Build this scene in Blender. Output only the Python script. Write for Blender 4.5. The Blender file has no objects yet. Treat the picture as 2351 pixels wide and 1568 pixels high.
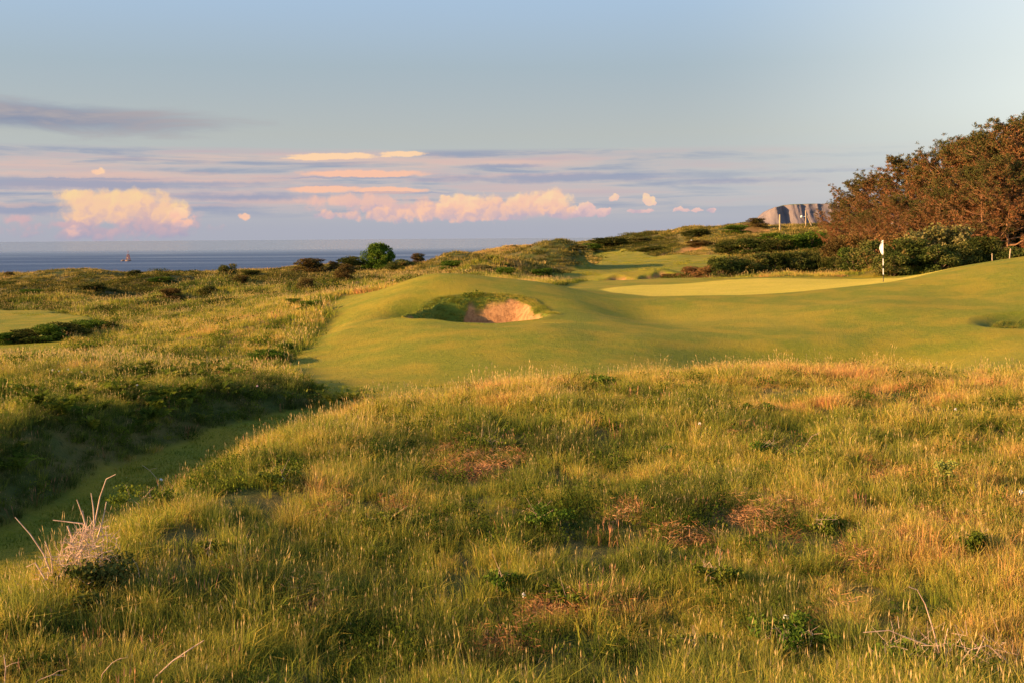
import bpy, math, random
import numpy as np
rng = np.random.default_rng(7)
R = math.radians
SC = bpy.context.scene
COL = SC.collection
F = 1138.0            # focal length in pixels of a 1024 wide frame
ROLL = 0.0072         # the camera is rolled by this slope

# ------------------------------------------------------------------ camera
def hy(px): return 238.0 - ROLL*(px-512.0)
def at(px, py, D):
    """the point seen at pixel px,py at depth D"""
    return ((px-512.0)*D/F, D, -(py-hy(px))*D/F)
cam_d = bpy.data.cameras.new('camera'); cam = bpy.data.objects.new('camera', cam_d); COL.objects.link(cam)
cam_d.sensor_width = 36.0; cam_d.lens = 36.0*F/1024.0
cam.location = (0,0,0); cam.rotation_euler = (R(90), math.atan(ROLL), 0)
cam_d.shift_y = (238.0-341.0)/1024.0
cam_d.clip_start = 0.2; cam_d.clip_end = 120000
SC.camera = cam

# ------------------------------------------------------------------ noise
def hash2(ix, iy, seed):
    h = (ix.astype(np.int64)*374761393 + iy.astype(np.int64)*668265263 + seed*1442695041) & 0x7fffffff
    h = ((h ^ (h >> 13))*1274126177) & 0x7fffffff
    h = h ^ (h >> 16)
    return (h & 0xffffff)/float(0xffffff)
def vnoise(x, y, seed=0):
    ix = np.floor(x); iy = np.floor(y); fx = x-ix; fy = y-iy
    fx = fx*fx*fx*(fx*(fx*6-15)+10); fy = fy*fy*fy*(fy*(fy*6-15)+10)
    a = hash2(ix,iy,seed); b = hash2(ix+1,iy,seed); c = hash2(ix,iy+1,seed); d = hash2(ix+1,iy+1,seed)
    return (a*(1-fx)+b*fx)*(1-fy)+(c*(1-fx)+d*fx)*fy-0.5
def fbm(x, y, wl, octv=3, seed=0, gain=0.5):
    s = 0; amp = 1.0; tot = 0
    for k in range(octv):
        s = s+amp*vnoise(x/wl*(2**k)+k*17.3, y/wl*(2**k)-k*9.1, seed+k*31); tot += amp; amp *= gain
    return s/tot*2.0       # about -1..1
def sstep(a, b, x):
    t = np.clip((x-a)/(b-a), 0, 1); return t*t*(3-2*t)

# ------------------------------------------------------------------ terrain control points
CP = []   # (X, Y, Z)
def P(px, py, D, g=0.0): CP.append(at(px,py,D)[:2]+(at(px,py,D)[2]-g,))
def Zp(D, *pairs):
    for px, z in pairs: CP.append(((px-512)*D/F, D, z))
W5 = (-350,-100,150,400,650,900,1150,1400)
for px in W5: Zp(1.0,(px,-1.75)); Zp(3.0,(px,-2.05)); Zp(5.0,(px,-2.7)); Zp(7.5,(px,-3.35))
Zp(10,(-350,-3.9),(-200,-3.75),(-60,-3.6),(80,-3.68),(300,-3.85),(512,-3.92),(750,-3.92),(1000,-3.9),(1250,-3.9),(1400,-3.9))
Zp(12,(20,-3.72),(80,-3.62))
Zp(14,(122,-3.58),(300,-3.68),(512,-3.78),(750,-3.8),(1000,-3.8),(1250,-3.8),(1400,-3.7))
Zp(16.5,(187,-3.62),(512,-3.74)); Zp(19.5,(250,-3.58),(400,-3.62),(600,-3.62),(850,-3.62),(1100,-3.6),(1400,-3.5))
for px, py, D in ((305,421,22),(370,401,24),(436,392,25.5),(523,377,26.5),(610,372,27),(697,368,28),(784,365,28),(871,364,28),(915,367,28),(958,373,28),(1024,370,28),(1150,368,28)): P(px,py,D,0.22)
Zp(23.5,(436,-3.42),(610,-3.4),(800,-3.38),(1024,-3.42),(1250,-3.4))
# path floor
for px, D in ((-300,10.5),(-150,12.3),(-60,13.6),(0,14.9),(60,16.5),(119,18.9),(180,21.6),(244,24.6),(305,27.3),(335,28.6)): Zp(D,(px,-4.2))
for px, D in ((-60,12.6),(0,13.7),(60,15.2),(122,16.8),(187,19.6),(244,22.6),(305,26.0),(345,28.2)): Zp(D,(px,-4.2))
for px, D in ((-60,16),(17,17.3),(60,18.8),(119,21.6),(180,23.9),(255,26.7)): Zp(D,(px,-4.17))
# left bank
for px, D, z in ((-300,15,-3.5),(-150,16.4,-3.5),(-60,18.2,-3.5),(10,19.7,-3.5),(70,22.1,-3.5),(140,25.3,-3.6),(205,27.8,-3.68),(275,30,-3.85),(325,31,-4.12)): Zp(D,(px,z))
Zp(20,(-420,-3.75),(-250,-3.75)); Zp(25,(-450,-3.95),(-250,-3.85),(-100,-3.7)); Zp(30,(-450,-4.05),(-250,-3.95),(-100,-3.8)); Zp(22.5,(0,-3.5),(-80,-3.6))
Zp(27,(-60,-3.62),(20,-3.5),(100,-3.6)); Zp(34,(-300,-3.95),(-60,-3.75),(20,-3.62),(100,-3.7),(180,-3.86),(250,-4.02),(300,-4.15))
Zp(40,(-200,-4.0),(-60,-4.2),(50,-4.2),(130,-4.2))
Zp(45,(-400,-4.5),(-100,-4.6),(0,-4.6),(90,-4.55),(170,-4.2))
Zp(60,(-500,-4.6),(-250,-4.7),(-100,-4.7),(0,-4.7),(70,-4.6)); Zp(75,(-500,-4.6),(-250,-4.7),(-100,-4.75),(0,-4.75),(60,-4.7))
for t in ((270,360,38),(200,352,42),(250,335,45),(300,330,46),(220,325,52),(150,322,58),(312,306,55),(250,310,60),(180,312,66)): P(*t, 0.2)
for t in ((350,298,57),(340,330,47),(322,365,38),(335,345,42),(330,298,60)): P(*t)
for px, D, z in ((345,31,-4.15),(370,29.5,-4.15),(436,31,-4.12),(523,32,-4.05),(610,32,-4.0),(697,33,-3.96),(784,33,-3.95),(871,33,-3.93),(958,33,-3.92),(1024,33,-3.85),(1150,33,-3.7),(1350,33,-3.4)): Zp(D,(px,z))
# fairway face, hillock crest
for t in ((392,289,55),(418,280.5,56),(436,278,56),(470,277.5,56),(501,278.5,56),(540,282,56),(566,287.5,56),(601,294,56),(640,298,56.5),
          (390,306,50),(395,328,44),(430,345,39),(440,306,50),(480,306,50),(540,305,50),(575,305,50),(480,320,44),(545,325,43),(420,319,45),(512,345,39),(500,365,35),(600,362,35.5),
          (600,322,45),(650,345,39.5),(600,345,40),(690,298,56),(740,297,56),(827,290,57),(883,281.6,60),(915,277,60.5),(960,267,61.5),(1024,257,62),(1100,247,62),(1250,232,63),
          (700,320,48),(740,318,49),(827,308,51),(915,305,50),(960,300,51),(1024,298,49),(1100,292,49),(784,347,39.5),(900,347,39),(1024,342,37.5),(1150,335,37),(720,338,42),(850,336,42)): P(*t)
Zp(62.5,(420,-2.75),(500,-2.65),(566,-2.85))
Zp(68,(350,-3.5),(420,-3.3),(500,-3.1))
P(600,287,70); P(680,284,72); P(762,277,76); P(830,277.5,76); P(871,278,75); P(800,284,68); P(720,288,65); P(900,279,68)
Zp(75,(960,-2.45),(1050,-2.3),(1200,-2.2)); Zp(69,(1024,-1.8),(1150,-1.2))
for t in ((560,283,85),(620,280,88),(700,276,92)): P(*t)
Zp(83,(600,-3.2),(700,-2.95),(800,-2.85),(900,-2.7),(1000,-2.4),(1200,-2.2))
for t in ((600,272,100),(640,265,120),(700,263,120),(620,262,142),(600,257,190),(600,253,225),(690,257,150),(720,252,165),(650,249,190),(700,244,205),(745,243,190),(740,235,215),(780,236,200),(820,238,180),(760,256,130),(830,252,130)): P(*t)
for t in ((605,240,250),(653,238,250),(679,233,250),(706,226.5,250),(740,222.5,250),(758,228,250),(785,225,240),(806,223,232),(840,221,225)): P(*t, 0.5)
Zp(330,(520,-14),(605,-9),(706,-4),(800,-2),(900,0)); Zp(600,(600,-22),(800,-12),(1000,-8),(1300,-6))
for t in ((850,252,140),(900,256,120),(960,261,105),(1024,263,100),(1100,262,100),(1024,255,140),(1150,250,150)): P(*t)
Zp(250,(900,0.5),(1050,0),(1300,0))
# left middle distance
for t in ((350,284,85),(300,289,85),(200,296,85),(100,300,85),(0,302,85),(-150,302,85),(-350,300,85),(400,283,85),(455,282,82),(500,280,84)): P(*t, 0.2)
for t in ((0,290,120),(100,289,120),(200,284,120),(300,278,120),(350,272,120),(400,270,120),(450,268,120),(500,267,118),(545,266,118),(-200,288,120),(-400,284,120)): P(*t, 0.2)
for t in ((-400,275,180),(-200,276,180),(0,275.5,180),(83,275.5,180),(131,274.5,180),(161,272.5,180),(218,271,180),(261,269.5,180),(296,267,180),(350,264,180),(392,263,182),(425,262,190)): P(*t, 0.35)
for t in ((440,259,220),(479,252,220),(514,247.5,220),(560,244,235)): P(*t, 0.4)
Zp(205,(-400,-7),(-200,-7),(0,-7),(150,-7),(300,-6.5),(380,-6.0)); Zp(240,(440,-6)); Zp(265,(500,-5),(560,-5))
Zp(260,(-400,-18),(-200,-18),(0,-18),(150,-18),(300,-17),(400,-14)); Zp(330,(440,-19))
Zp(420,(-400,-26),(0,-26),(300,-26),(500,-24)); Zp(900,(-400,-30),(0,-30),(400,-30),(700,-28),(1000,-20),(1300,-10))
CP = np.array(CP)
KT = 1.6
def feat(X, Y):
    r = np.hypot(X, Y); th = np.arctan2(X, Y)
    th = np.clip(th, -0.62, 0.62)
    return th*KT, np.log(np.maximum(r, 0.8))
def tps_fit(P3, lam=2e-5):
    a, b = feat(P3[:,0], P3[:,1]); n = len(a)
    d2 = (a[:,None]-a[None])**2+(b[:,None]-b[None])**2
    K = np.where(d2>0, 0.5*d2*np.log(d2+1e-20), 0)+np.eye(n)*lam
    Q = np.stack([np.ones(n), a, b], 1)
    M = np.block([[K, Q],[Q.T, np.zeros((3,3))]])
    s = np.linalg.solve(M, np.concatenate([P3[:,2], np.zeros(3)]))
    return a, b, s
TA, TB, TS = tps_fit(CP)
def tps(X, Y):
    a, b = feat(X, Y); out = np.empty(a.size); a = a.ravel(); b = b.ravel()
    for i in range(0, a.size, 20000):
        d2 = (a[i:i+20000,None]-TA[None])**2+(b[i:i+20000,None]-TB[None])**2
        out[i:i+20000] = (0.5*d2*np.log(d2+1e-20))@TS[:-3]+TS[-3]+TS[-2]*a[i:i+20000]+TS[-1]*b[i:i+20000]
    return out.reshape(np.shape(X))

# ------------------------------------------------------------------ zones, drawn in plan (bearing px, depth D)
def poly(pts): return np.array([((px-512)*D/F, D) for px, D in pts])
FAIR = poly([(333,60),(326,56),(322,50),(312,45.5),(300,42),(278,38.2),(283,35),(300,32.2),(330,30.6),(345,28.8),(360,28),(436,28.6),(523,29.5),(610,30),(784,31),(958,31),(1150,31),(1600,31),(1600,77),(1000,76),(871,76.5),(762,78),(700,80.5),(650,82.5),(585,82.5),(560,74),(520,67),(440,64.5),(392,60),(350,60.5)])
GREEN = poly([(612,60),(650,57.5),(740,56.6),(827,57.2),(890,59.2),(985,62.5),(930,68),(880,72.5),(762,74),(640,72),(600,67)])
FAR = poly([(535,87),(585,82.5),(610,81.2),(650,81.5),(700,83),(735,95),(735,125),(722,150),(670,152),(655,165),(640,190),(628,215),(606,222),(588,215),(592,190),(600,165),(592,140),(590,120),(575,106),(548,96)])
LFAIR = poly([(-600,46.5),(-600,80),(0,80),(52,79),(98,68),(92,58.5),(66,51.5),(70,48),(0,46)])
PATH = poly([(-400,11.5),(-300,11.3),(-150,13.2),(-60,15.7),(17,17.2),(60,18.7),(119,21.5),(180,23.9),(255,26.6),(315,28.6),(340,30.3),(360,28.2),(345,27.3),(305,25.3),(244,21.9),(187,19.0),(122,16.3),(60,14.8),(0,13.4),(-60,12.2),(-150,11),(-300,9.4),(-400,9.2)])
def sdist(poly_, X, Y):
    """signed distance to a polygon, positive inside"""
    X = np.asarray(X, float); Y = np.asarray(Y, float); best = np.full(X.shape, 1e9); ins = np.zeros(X.shape, bool)
    n = len(poly_)
    for i in range(n):
        x0,y0 = poly_[i]; x1,y1 = poly_[(i+1)%n]
        dx,dy = x1-x0, y1-y0
        t = np.clip(((X-x0)*dx+(Y-y0)*dy)/(dx*dx+dy*dy), 0, 1)
        best = np.minimum(best, np.hypot(X-x0-t*dx, Y-y0-t*dy))
        c = (y0>Y)!=(y1>Y)
        with np.errstate(divide='ignore', invalid='ignore'):
            xi = x0+(Y-y0)*dx/(dy if dy != 0 else 1e-9)
        ins ^= c & (X<xi)
    return np.where(ins, best, -best)
BX, BY = (477-512)*47.3/F, 47.3          # main bunker
def bunk(X, Y):
    """normalised radius of the main bunker, 1 at the brim"""
    x = X-BX; y = Y-BY
    a = np.arctan2(y, x)
    rx = 2.85; ry = np.where(y>0, 3.35, 3.0)
    e = (np.abs(x/rx)**2.3+np.abs(y/ry)**2.3)**(1/2.3)
    return e*(1+0.06*np.sin(3*a+0.6)+0.04*np.sin(5*a)+0.02*np.sin(11*a))
SMALL = [((620-512)*89/F, 89, 2.0, 2.2, 0.8), ((663-512)*90/F, 90, 2.1, 2.2, 1.05),
         ((683-512)*172/F, 172, 4.2, 2.6, 1.2), ((719-512)*195/F, 195, 3.0, 2.6, 1.2), ((752-512)*212/F, 212, 3.6, 3.0, 1.5)]
def small(X, Y, k):
    cx, cy, rx, ry, d = SMALL[k]
    a = np.arctan2(Y-cy, X-cx)
    return np.hypot((X-cx)/rx, (Y-cy)/ry)*(1+0.12*np.sin(3*a+k)+0.07*np.sin(7*a))
MOUND = [ # bearing, depth, radius x, radius y, height
 (545,113,4.2,5.5,1.5),(572,113,2.4,4,0.5),(455,118,3.6,5,1.15),(500,95,2.3,3.5,0.75),(537,97,2.3,3.5,0.65),(478,93,1.8,3,0.4),
 (676,140,3.4,5,1.3),(640,96,3.5,3,0.45),(700,92,3.5,3,0.4),(385,80,2.6,2.6,0.45),(60,150,6,7,0.9),(0,100,5,5,0.8),(30,118,6,4,0.7),(150,105,4,4,0.8),
 (210,110,4,4,0.8),(255,125,5,5,0.9),(120,135,6,4,0.9),(90,95,3.5,3,0.6),(170,88,3,3,0.5),(230,92,3,3,0.5),(350,100,3,4,0.5),(280,100,3,3,0.5),
 (620,215,7,8,1.2),(640,232,8,8,1.5),(530,180,6,7,1.0),(575,200,6,7,0.8),(720,215,8,9,1.2),(690,225,6,8,1.0),(735,180,5,6,0.8),(800,190,6,7,1.2),
 (200,74,2.6,2.6,0.45),(130,80,3,3,0.5),(255,72,2.5,2.5,0.4),(60,88,3,3,0.6),(250,50,2,1.6,0.2),(300,52,1.6,2,0.15)]
def zones(X, Y):
    w = 0.25*fbm(X, Y, 1.7, 2, 5)+0.12*fbm(X, Y, 0.5, 1, 8)
    f = sdist(FAIR, X, Y)+w*0.5; g = sdist(GREEN, X, Y)+w*0.15; fa = sdist(FAR, X, Y)+w*2; lf = sdist(LFAIR, X, Y)+w*2; p = sdist(PATH, X, Y)+w*0.45
    return f, g, fa, lf, p
def height(X, Y, full=False):
    X = np.asarray(X, float); Y = np.asarray(Y, float)
    r = np.hypot(X, Y); th = np.abs(np.arctan2(X, Y))
    z = tps(X, Y)
    f, g, fa, lf, p = zones(X, Y)
    mown = np.maximum.reduce([sstep(-.35,.35,f), sstep(-.8,.8,fa), sstep(-.8,.8,lf), sstep(-.25,.25,p)])
    rough = 1-mown
    for px, D, rx, ry, h in MOUND:
        cx = (px-512)*D/F
        e = ((X-cx)/rx)**2+((Y-D)/ry)**2
        z = z+1.35*h*np.exp(-e*0.9)*(0.35+0.65*rough if D>80 else rough)
    near = sstep(6, 12, r)
    z = z+rough*near*(0.085*fbm(X, Y, 1.6, 3, 1)+sstep(14,40,r)*0.16*fbm(X, Y, 4.5, 3, 2)+sstep(55,80,r)*0.85*fbm(X+4, Y*0.7, 9, 3, 3)+sstep(100,180,r)*0.8*fbm(X, Y*0.7, 17, 3, 4)+sstep(250,600,r)*4*fbm(X,Y,90,4,6))
    z = z+mown*(0.035*fbm(X, Y, 3.5, 2, 9)+0.13*fbm(X, Y, 8, 2, 10)*sstep(30,34,r)*(1-0.7*sstep(-1,1,g))+0.22*sstep(-2,2,fa)*fbm(X,Y,13,2,11))
    # the steep bank along the far side of the path
    left = X < np.interp(Y, PATH[0:10,1], PATH[0:10,0]); dl = -p
    z = z+0.20*left*sstep(0.15,0.9,dl)*sstep(3.2,1.3,dl)*sstep(34,27,r)*near
    z = z-0.16*np.exp(-(((X-BX-0.6)/3.0)**2+((Y-44.0)/1.6)**2))+0.22*np.exp(-(((X-BX)/3.2)**2+((Y-51.3)/1.5)**2))
    # main bunker
    e = bunk(X, Y)
    floor = -4.55+0.10*fbm(X, Y, 1.2, 2, 12)-0.05*(X-BX)
    t = sstep(0.66, 1.0, e)
    rim = 0.03*np.exp(-((e-1.06)/0.09)**2)
    zb = floor*(1-t)+z*t
    z = np.where(e<1.0, np.minimum(z, zb), z)+rim
    # the shoulder of the mound to the right of the bunker and the long dip in front
    fm = sstep(0.0,1.5,f)
    z = z+fm*(-0.85*np.exp(-(((X-10.5)/5.2)**2+((Y-37.6)/2.9)**2))+0.36*np.exp(-(((X-2.2)/3.6)**2+((Y-39.6)/3.0)**2))+0.22*np.exp(-(((X+6.5)/2.2)**2+((Y-46)/4)**2))-0.40*np.exp(-(((X-5.8)/2.5)**2+((Y-50)/3.5)**2))+0.35*np.exp(-(((X-15)/4.5)**2+((Y-49)/4)**2))+0.25*np.exp(-(((X+3.6)/3)**2+((Y-55)/3)**2))-0.3*np.exp(-(((X-22)/3)**2+((Y-40)/3)**2)))
    # a shallow grassy hollow leads in from the left of the bunker, another one lies at the right
    hx, hyy = (428-512)*48.5/F, 48.3
    z = z-0.75*np.exp(-(((X-hx)/1.7)**2+((Y-hyy)/1.5)**2)*1.1)*(e>0.98)
    hx, hyy = (1046-512)*43.3/F, 43.3
    q = np.hypot((X-hx)/3.0, (Y-hyy)/2.3)
    z = z-0.55*(1-sstep(0.4,1.0,q))
    sand = (e<0.93)
    side = (X-BX)
    # turf hangs over the back wall on the left, sand is bare on the right
    wall = (e>0.60)&(Y>BY+0.1)
    lim = 0.96-0.36*sstep(-0.45,-1.4,side)*(Y>BY)+0.05*fbm(X,Y,0.5,2,13)
    lim = lim-0.06*(sstep(1.2,0.6,np.abs(side+0.2)))*(Y>BY)
    lim = np.where(Y<BY, 0.93, lim)
    sandm = sstep(0.03,-0.03,e-lim)
    turf = sstep(1.25,1.05,e)*(Y>BY-0.5)*(e>0.6)*(1-sandm)
    turf = np.maximum(turf, (1-sstep(0.5,1.0,q))*0.8)
    for k in range(len(SMALL)):
        ek = small(X, Y, k); dpt = SMALL[k][4]
        z = z-dpt*(1-sstep(0.45,1.02,ek))+0.06*dpt*np.exp(-((ek-1.08)/0.1)**2)+0.5*dpt*np.exp(-(((X-SMALL[k][0])/SMALL[k][2])**2+((Y-SMALL[k][1]-SMALL[k][3]*1.7)/SMALL[k][3])**2))
        sandm = np.maximum(sandm, sstep(0.06,-0.06,ek-0.93))
    side_w = sstep(0.62, 1.3, th)
    z = z*(1-side_w)+(-4.0 if True else 0)*side_w+side_w*0
    z = np.where((r<3.2), z*sstep(0,3.2,r)+(-1.8)*(1-sstep(0,3.2,r)), z)
    if not full: return z
    green = sstep(-0.15,0.15,g)
    return z, dict(mown=mown*(1-turf), green=green, sand=sandm, turf=turf, path=sstep(-.25,.25,p), fair=sstep(-.35,.35,f), far=np.maximum(sstep(-.8,.8,fa),sstep(-.8,.8,lf)))

# polar grid of the land
def rows():
    out = [0.5]; r = 0.5
    while r < 1500:
        if r < 3: s = 0.12
        elif r < 8.5: s = 0.05
        elif r < 43.5: s = 0.010
        elif r < 52.5: s = 0.0022
        elif r < 62: s = 0.0045
        elif r < 100: s = 0.0060
        elif r < 270: s = 0.0085
        else: s = 0.035
        r *= 1+s; out.append(r)
    return np.array(out)
RR = rows()
th_f = np.arange(-0.60, 0.6001, 0.00165)
th_c = np.linspace(0.60, math.pi, 60)[1:]
TT = np.concatenate([-th_c[::-1], th_f, th_c])
TT = TT[:-1]                      # the last column meets the first
NR, NT = len(RR), len(TT)
GR, GT = np.meshgrid(RR, TT, indexing='ij')
GX, GY = GR*np.sin(GT), GR*np.cos(GT)
GZ, ZN = height(GX, GY, True)
print('terrain grid', NR, NT)
# fast lookup of the same surface for everything that stands on it
def look(arr, X, Y):
    X = np.asarray(X, float); Y = np.asarray(Y, float)
    r = np.hypot(X, Y); th = np.arctan2(X, Y)
    i = np.clip(np.searchsorted(RR, r)-1, 0, NR-2); j = np.clip(np.searchsorted(TT, th)-1, 0, NT-2)
    fr = np.clip((r-RR[i])/(RR[i+1]-RR[i]), 0, 1); ft = np.clip((th-TT[j])/(TT[j+1]-TT[j]), 0, 1)
    return (arr[i,j]*(1-fr)+arr[i+1,j]*fr)*(1-ft)+(arr[i,j+1]*(1-fr)+arr[i+1,j+1]*fr)*ft
def gz(X, Y): return look(GZ, X, Y)
def gz1(x, y): return float(gz(np.array([x]), np.array([y]))[0])
def on(px, D, dz=0.0):
    x = (px-512)*D/F; return (x, D, gz1(x, D)+dz)

# ------------------------------------------------------------------ mesh and object helpers
def mesh_np(name, V, Fq, mats=(), mi=None, smooth=False, attrs=None):
    """V (n,3); Fq list of int arrays (m,k) of faces with k corners; mi: list of material index arrays"""
    me = bpy.data.meshes.new(name)
    V = np.asarray(V, np.float32); Fq = [np.asarray(f, np.int32) for f in Fq if len(f)]
    nl = sum(f.size for f in Fq); nf = sum(len(f) for f in Fq)
    me.vertices.add(len(V)); me.vertices.foreach_set('co', V.ravel())
    me.loops.add(nl); me.loops.foreach_set('vertex_index', np.concatenate([f.ravel() for f in Fq]))
    tot = np.concatenate([np.full(len(f), f.shape[1], np.int32) for f in Fq])
    st = np.concatenate([[0], np.cumsum(tot)[:-1]]).astype(np.int32)
    me.polygons.add(nf); me.polygons.foreach_set('loop_start', st)
    try: me.polygons.foreach_set('loop_total', tot)
    except Exception: pass
    for m in mats: me.materials.append(m)
    if mi is not None: me.polygons.foreach_set('material_index', np.concatenate([np.asarray(a, np.int32) for a in mi]))
    if smooth: me.polygons.foreach_set('use_smooth', np.ones(nf, bool))
    if attrs:
        for k, v in attrs.items():
            a = me.attributes.new(k, 'FLOAT', 'POINT'); a.data.foreach_set('value', np.asarray(v, np.float32))
    me.update(calc_edges=True); me.validate()
    return me
class MB:
    """collects verts and faces for one mesh object"""
    def __init__(s): s.v = []; s.f = {3:[],4:[]}; s.m = {3:[],4:[]}; s.n = 0
    def add(s, V, Fc, mat=0):
        V = np.asarray(V, float); Fc = np.asarray(Fc, int)
        if len(V)==0: return
        s.v.append(V); s.f[Fc.shape[1]].append(Fc+s.n); s.m[Fc.shape[1]].append(np.full(len(Fc), mat)); s.n += len(V)
    def mesh(s, name, mats, smooth=False):
        fs, ms = [], []
        for k in (3,4):
            if s.f[k]: fs.append(np.concatenate(s.f[k])); ms.append(np.concatenate(s.m[k]))
        return mesh_np(name, np.concatenate(s.v), fs, mats, ms, smooth)
    def tube(s, pts, rad, n=6, mat=0, cap=True):
        pts = np.asarray(pts, float); rad = np.broadcast_to(np.asarray(rad, float), (len(pts),))
        T = np.gradient(pts, axis=0); T /= np.linalg.norm(T, axis=1)[:,None]+1e-9
        ref = np.array([0,0,1.0]) if abs(T[0,2])<0.9 else np.array([1.0,0,0])
        A = np.cross(T, ref); A /= np.linalg.norm(A, axis=1)[:,None]+1e-9; B = np.cross(T, A)
        an = np.linspace(0, 2*math.pi, n, endpoint=False)
        V = pts[:,None,:]+rad[:,None,None]*(np.cos(an)[None,:,None]*A[:,None,:]+np.sin(an)[None,:,None]*B[:,None,:])
        V = V.reshape(-1,3); Fc = []
        for i in range(len(pts)-1):
            for j in range(n):
                k = (j+1)%n; Fc.append((i*n+j, i*n+k, (i+1)*n+k, (i+1)*n+j))
        s.add(V, Fc, mat)
        if cap:
            b = s.n; s.add(np.vstack([V[:n], pts[0]]), [(j,(j+1)%n,n) for j in range(n)][::-1], mat)
            s.add(np.vstack([V[-n:], pts[-1]]), [(j,(j+1)%n,n) for j in range(n)], mat)
    def leaves(s, C, size, aspect=1.0, up=0.3, mat=0, r=None):
        """diamond leaves at centres C, random orientation"""
        r = r or rng; n = len(C)
        if n==0: return
        d = r.normal(size=(n,3)); d[:,2] += up; d /= np.linalg.norm(d, axis=1)[:,None]
        q = r.normal(size=(n,3)); b = np.cross(d, q); b /= np.linalg.norm(b, axis=1)[:,None]+1e-9
        sz = np.broadcast_to(np.asarray(size, float), (n,))*r.uniform(0.6,1.3,n)
        a = d*sz[:,None]*0.5; b = b*(sz*0.5/aspect)[:,None]
        C = np.asarray(C, float)
        V = np.stack([C-a, C+b-a*0.1, C+a, C-b-a*0.1], 1).reshape(-1,3)
        i = np.arange(n)*4
        s.add(V, np.stack([i,i+1,i+2,i+3],1), mat)
def obj(name, me, parent=None, loc=None):
    o = bpy.data.objects.new(name, me); COL.objects.link(o)
    if parent: o.parent = parent
    if loc is not None: o.location = loc
    return o
def tag(o, label=None, cat=None, group=None, kind=None):
    if label: o['label'] = label
    if cat: o['category'] = cat
    if group: o['group'] = group
    if kind: o['kind'] = kind
    return o
def thing(name, loc, label, cat, group=None, rz=0, sc=1):
    o = bpy.data.objects.new(name, None); COL.objects.link(o); o.location = loc; o.rotation_euler = (0,0,rz)
    o.scale = (sc,)*3 if not hasattr(sc,'__len__') else sc; o.empty_display_size = 0.2
    return tag(o, label, cat, group)
def dup(root, loc, label, rz=0, sc=1, group=None):
    r = root.copy(); COL.objects.link(r); r.location = loc; r.rotation_euler = (0,0,rz); r.scale = (sc,)*3 if not hasattr(sc,'__len__') else sc
    r['label'] = label
    if group: r['group'] = group
    for ch in list(root.children):
        c = ch.copy(); COL.objects.link(c); c.parent = r
        for g in ch.children:
            d = g.copy(); COL.objects.link(d); d.parent = c
    return r

# ------------------------------------------------------------------ materials
def newmat(name):
    m = bpy.data.materials.new(name); m.use_nodes = True; nt = m.node_tree; nt.nodes.clear(); return m, nt
class N:
    """small node writer"""
    def __init__(s, nt): s.nt = nt
    def n(s, t, **k):
        nd = s.nt.nodes.new(t)
        for a, v in k.items(): setattr(nd, a, v)
        return nd
    def set(s, sock, v):
        if v is None: return
        if hasattr(v, 'is_output') or isinstance(v, bpy.types.NodeSocket): s.nt.links.new(v, sock)
        else: sock.default_value = v
    def m(s, op, a, b=None, c=None, clamp=False):
        nd = s.n('ShaderNodeMath', operation=op, use_clamp=clamp)
        s.set(nd.inputs[0], a); s.set(nd.inputs[1], b); s.set(nd.inputs[2], c); return nd.outputs[0]
    def vm(s, op, a, b=None):
        nd = s.n('ShaderNodeVectorMath', operation=op); s.set(nd.inputs[0], a); s.set(nd.inputs[1], b)
        return nd.outputs['Value'] if op in ('LENGTH','DOT_PRODUCT','DISTANCE') else nd.outputs[0]
    def mix(s, f, a, b, kind='MIX'):
        nd = s.n('ShaderNodeMix', data_type='RGBA', blend_type=kind); nd.clamp_factor = True
        s.set(nd.inputs[0], f); s.set(nd.inputs[6], a if not isinstance(a, tuple) else (*a[:3],1)); s.set(nd.inputs[7], b if not isinstance(b, tuple) else (*b[:3],1)); return nd.outputs[2]
    def noise(s, vec, scale, det=3, rough=0.55, dist=0.0, dim='3D', w=None):
        nd = s.n('ShaderNodeTexNoise', noise_dimensions=dim); s.set(nd.inputs['Vector'], vec)
        nd.inputs['Scale'].default_value = scale; nd.inputs['Detail'].default_value = det
        nd.inputs['Roughness'].default_value = rough; nd.inputs['Distortion'].default_value = dist
        return nd.outputs['Fac']
    def ss(s, x, a, b):
        nd = s.n('ShaderNodeMapRange', interpolation_type='SMOOTHSTEP'); s.set(nd.inputs[0], x)
        nd.inputs[1].default_value = a; nd.inputs[2].default_value = b; return nd.outputs[0]
    def attr(s, name, kind='GEOMETRY'):
        nd = s.n('ShaderNodeAttribute', attribute_name=name, attribute_type=kind); return nd.outputs['Fac']
    def ramp(s, f, stops):
        nd = s.n('ShaderNodeValToRGB'); cr = nd.color_ramp
        while len(cr.elements)<len(stops): cr.elements.new(0.5)
        for e,(p,c) in zip(cr.elements, stops): e.position = p; e.color = (*c,1)
        s.set(nd.inputs[0], f); return nd.outputs[0]
    def out(s, sh, vol=None):
        o = s.n('ShaderNodeOutputMaterial'); s.nt.links.new(sh, o.inputs[0])
    def pos(s): return s.n('ShaderNodeNewGeometry').outputs['Position']
    def scalev(s, v, xyz): return s.vm('MULTIPLY', v, xyz)
def principled(w, col, rough=0.8, bump=None, bstr=0.3, spec=0.2, bd=0.05, **k):
    p = w.n('ShaderNodeBsdfPrincipled'); w.set(p.inputs['Base Color'], col if not isinstance(col, tuple) else (*col,1))
    w.set(p.inputs['Roughness'], rough); p.inputs['Specular IOR Level'].default_value = spec
    for kk, v in k.items(): w.set(p.inputs[kk], v)
    if bump is not None:
        b = w.n('ShaderNodeBump'); b.inputs['Strength'].default_value = bstr; b.inputs['Distance'].default_value = bd
        w.set(b.inputs['Height'], bump); w.nt.links.new(b.outputs[0], p.inputs['Normal'])
    return p.outputs[0]
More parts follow.
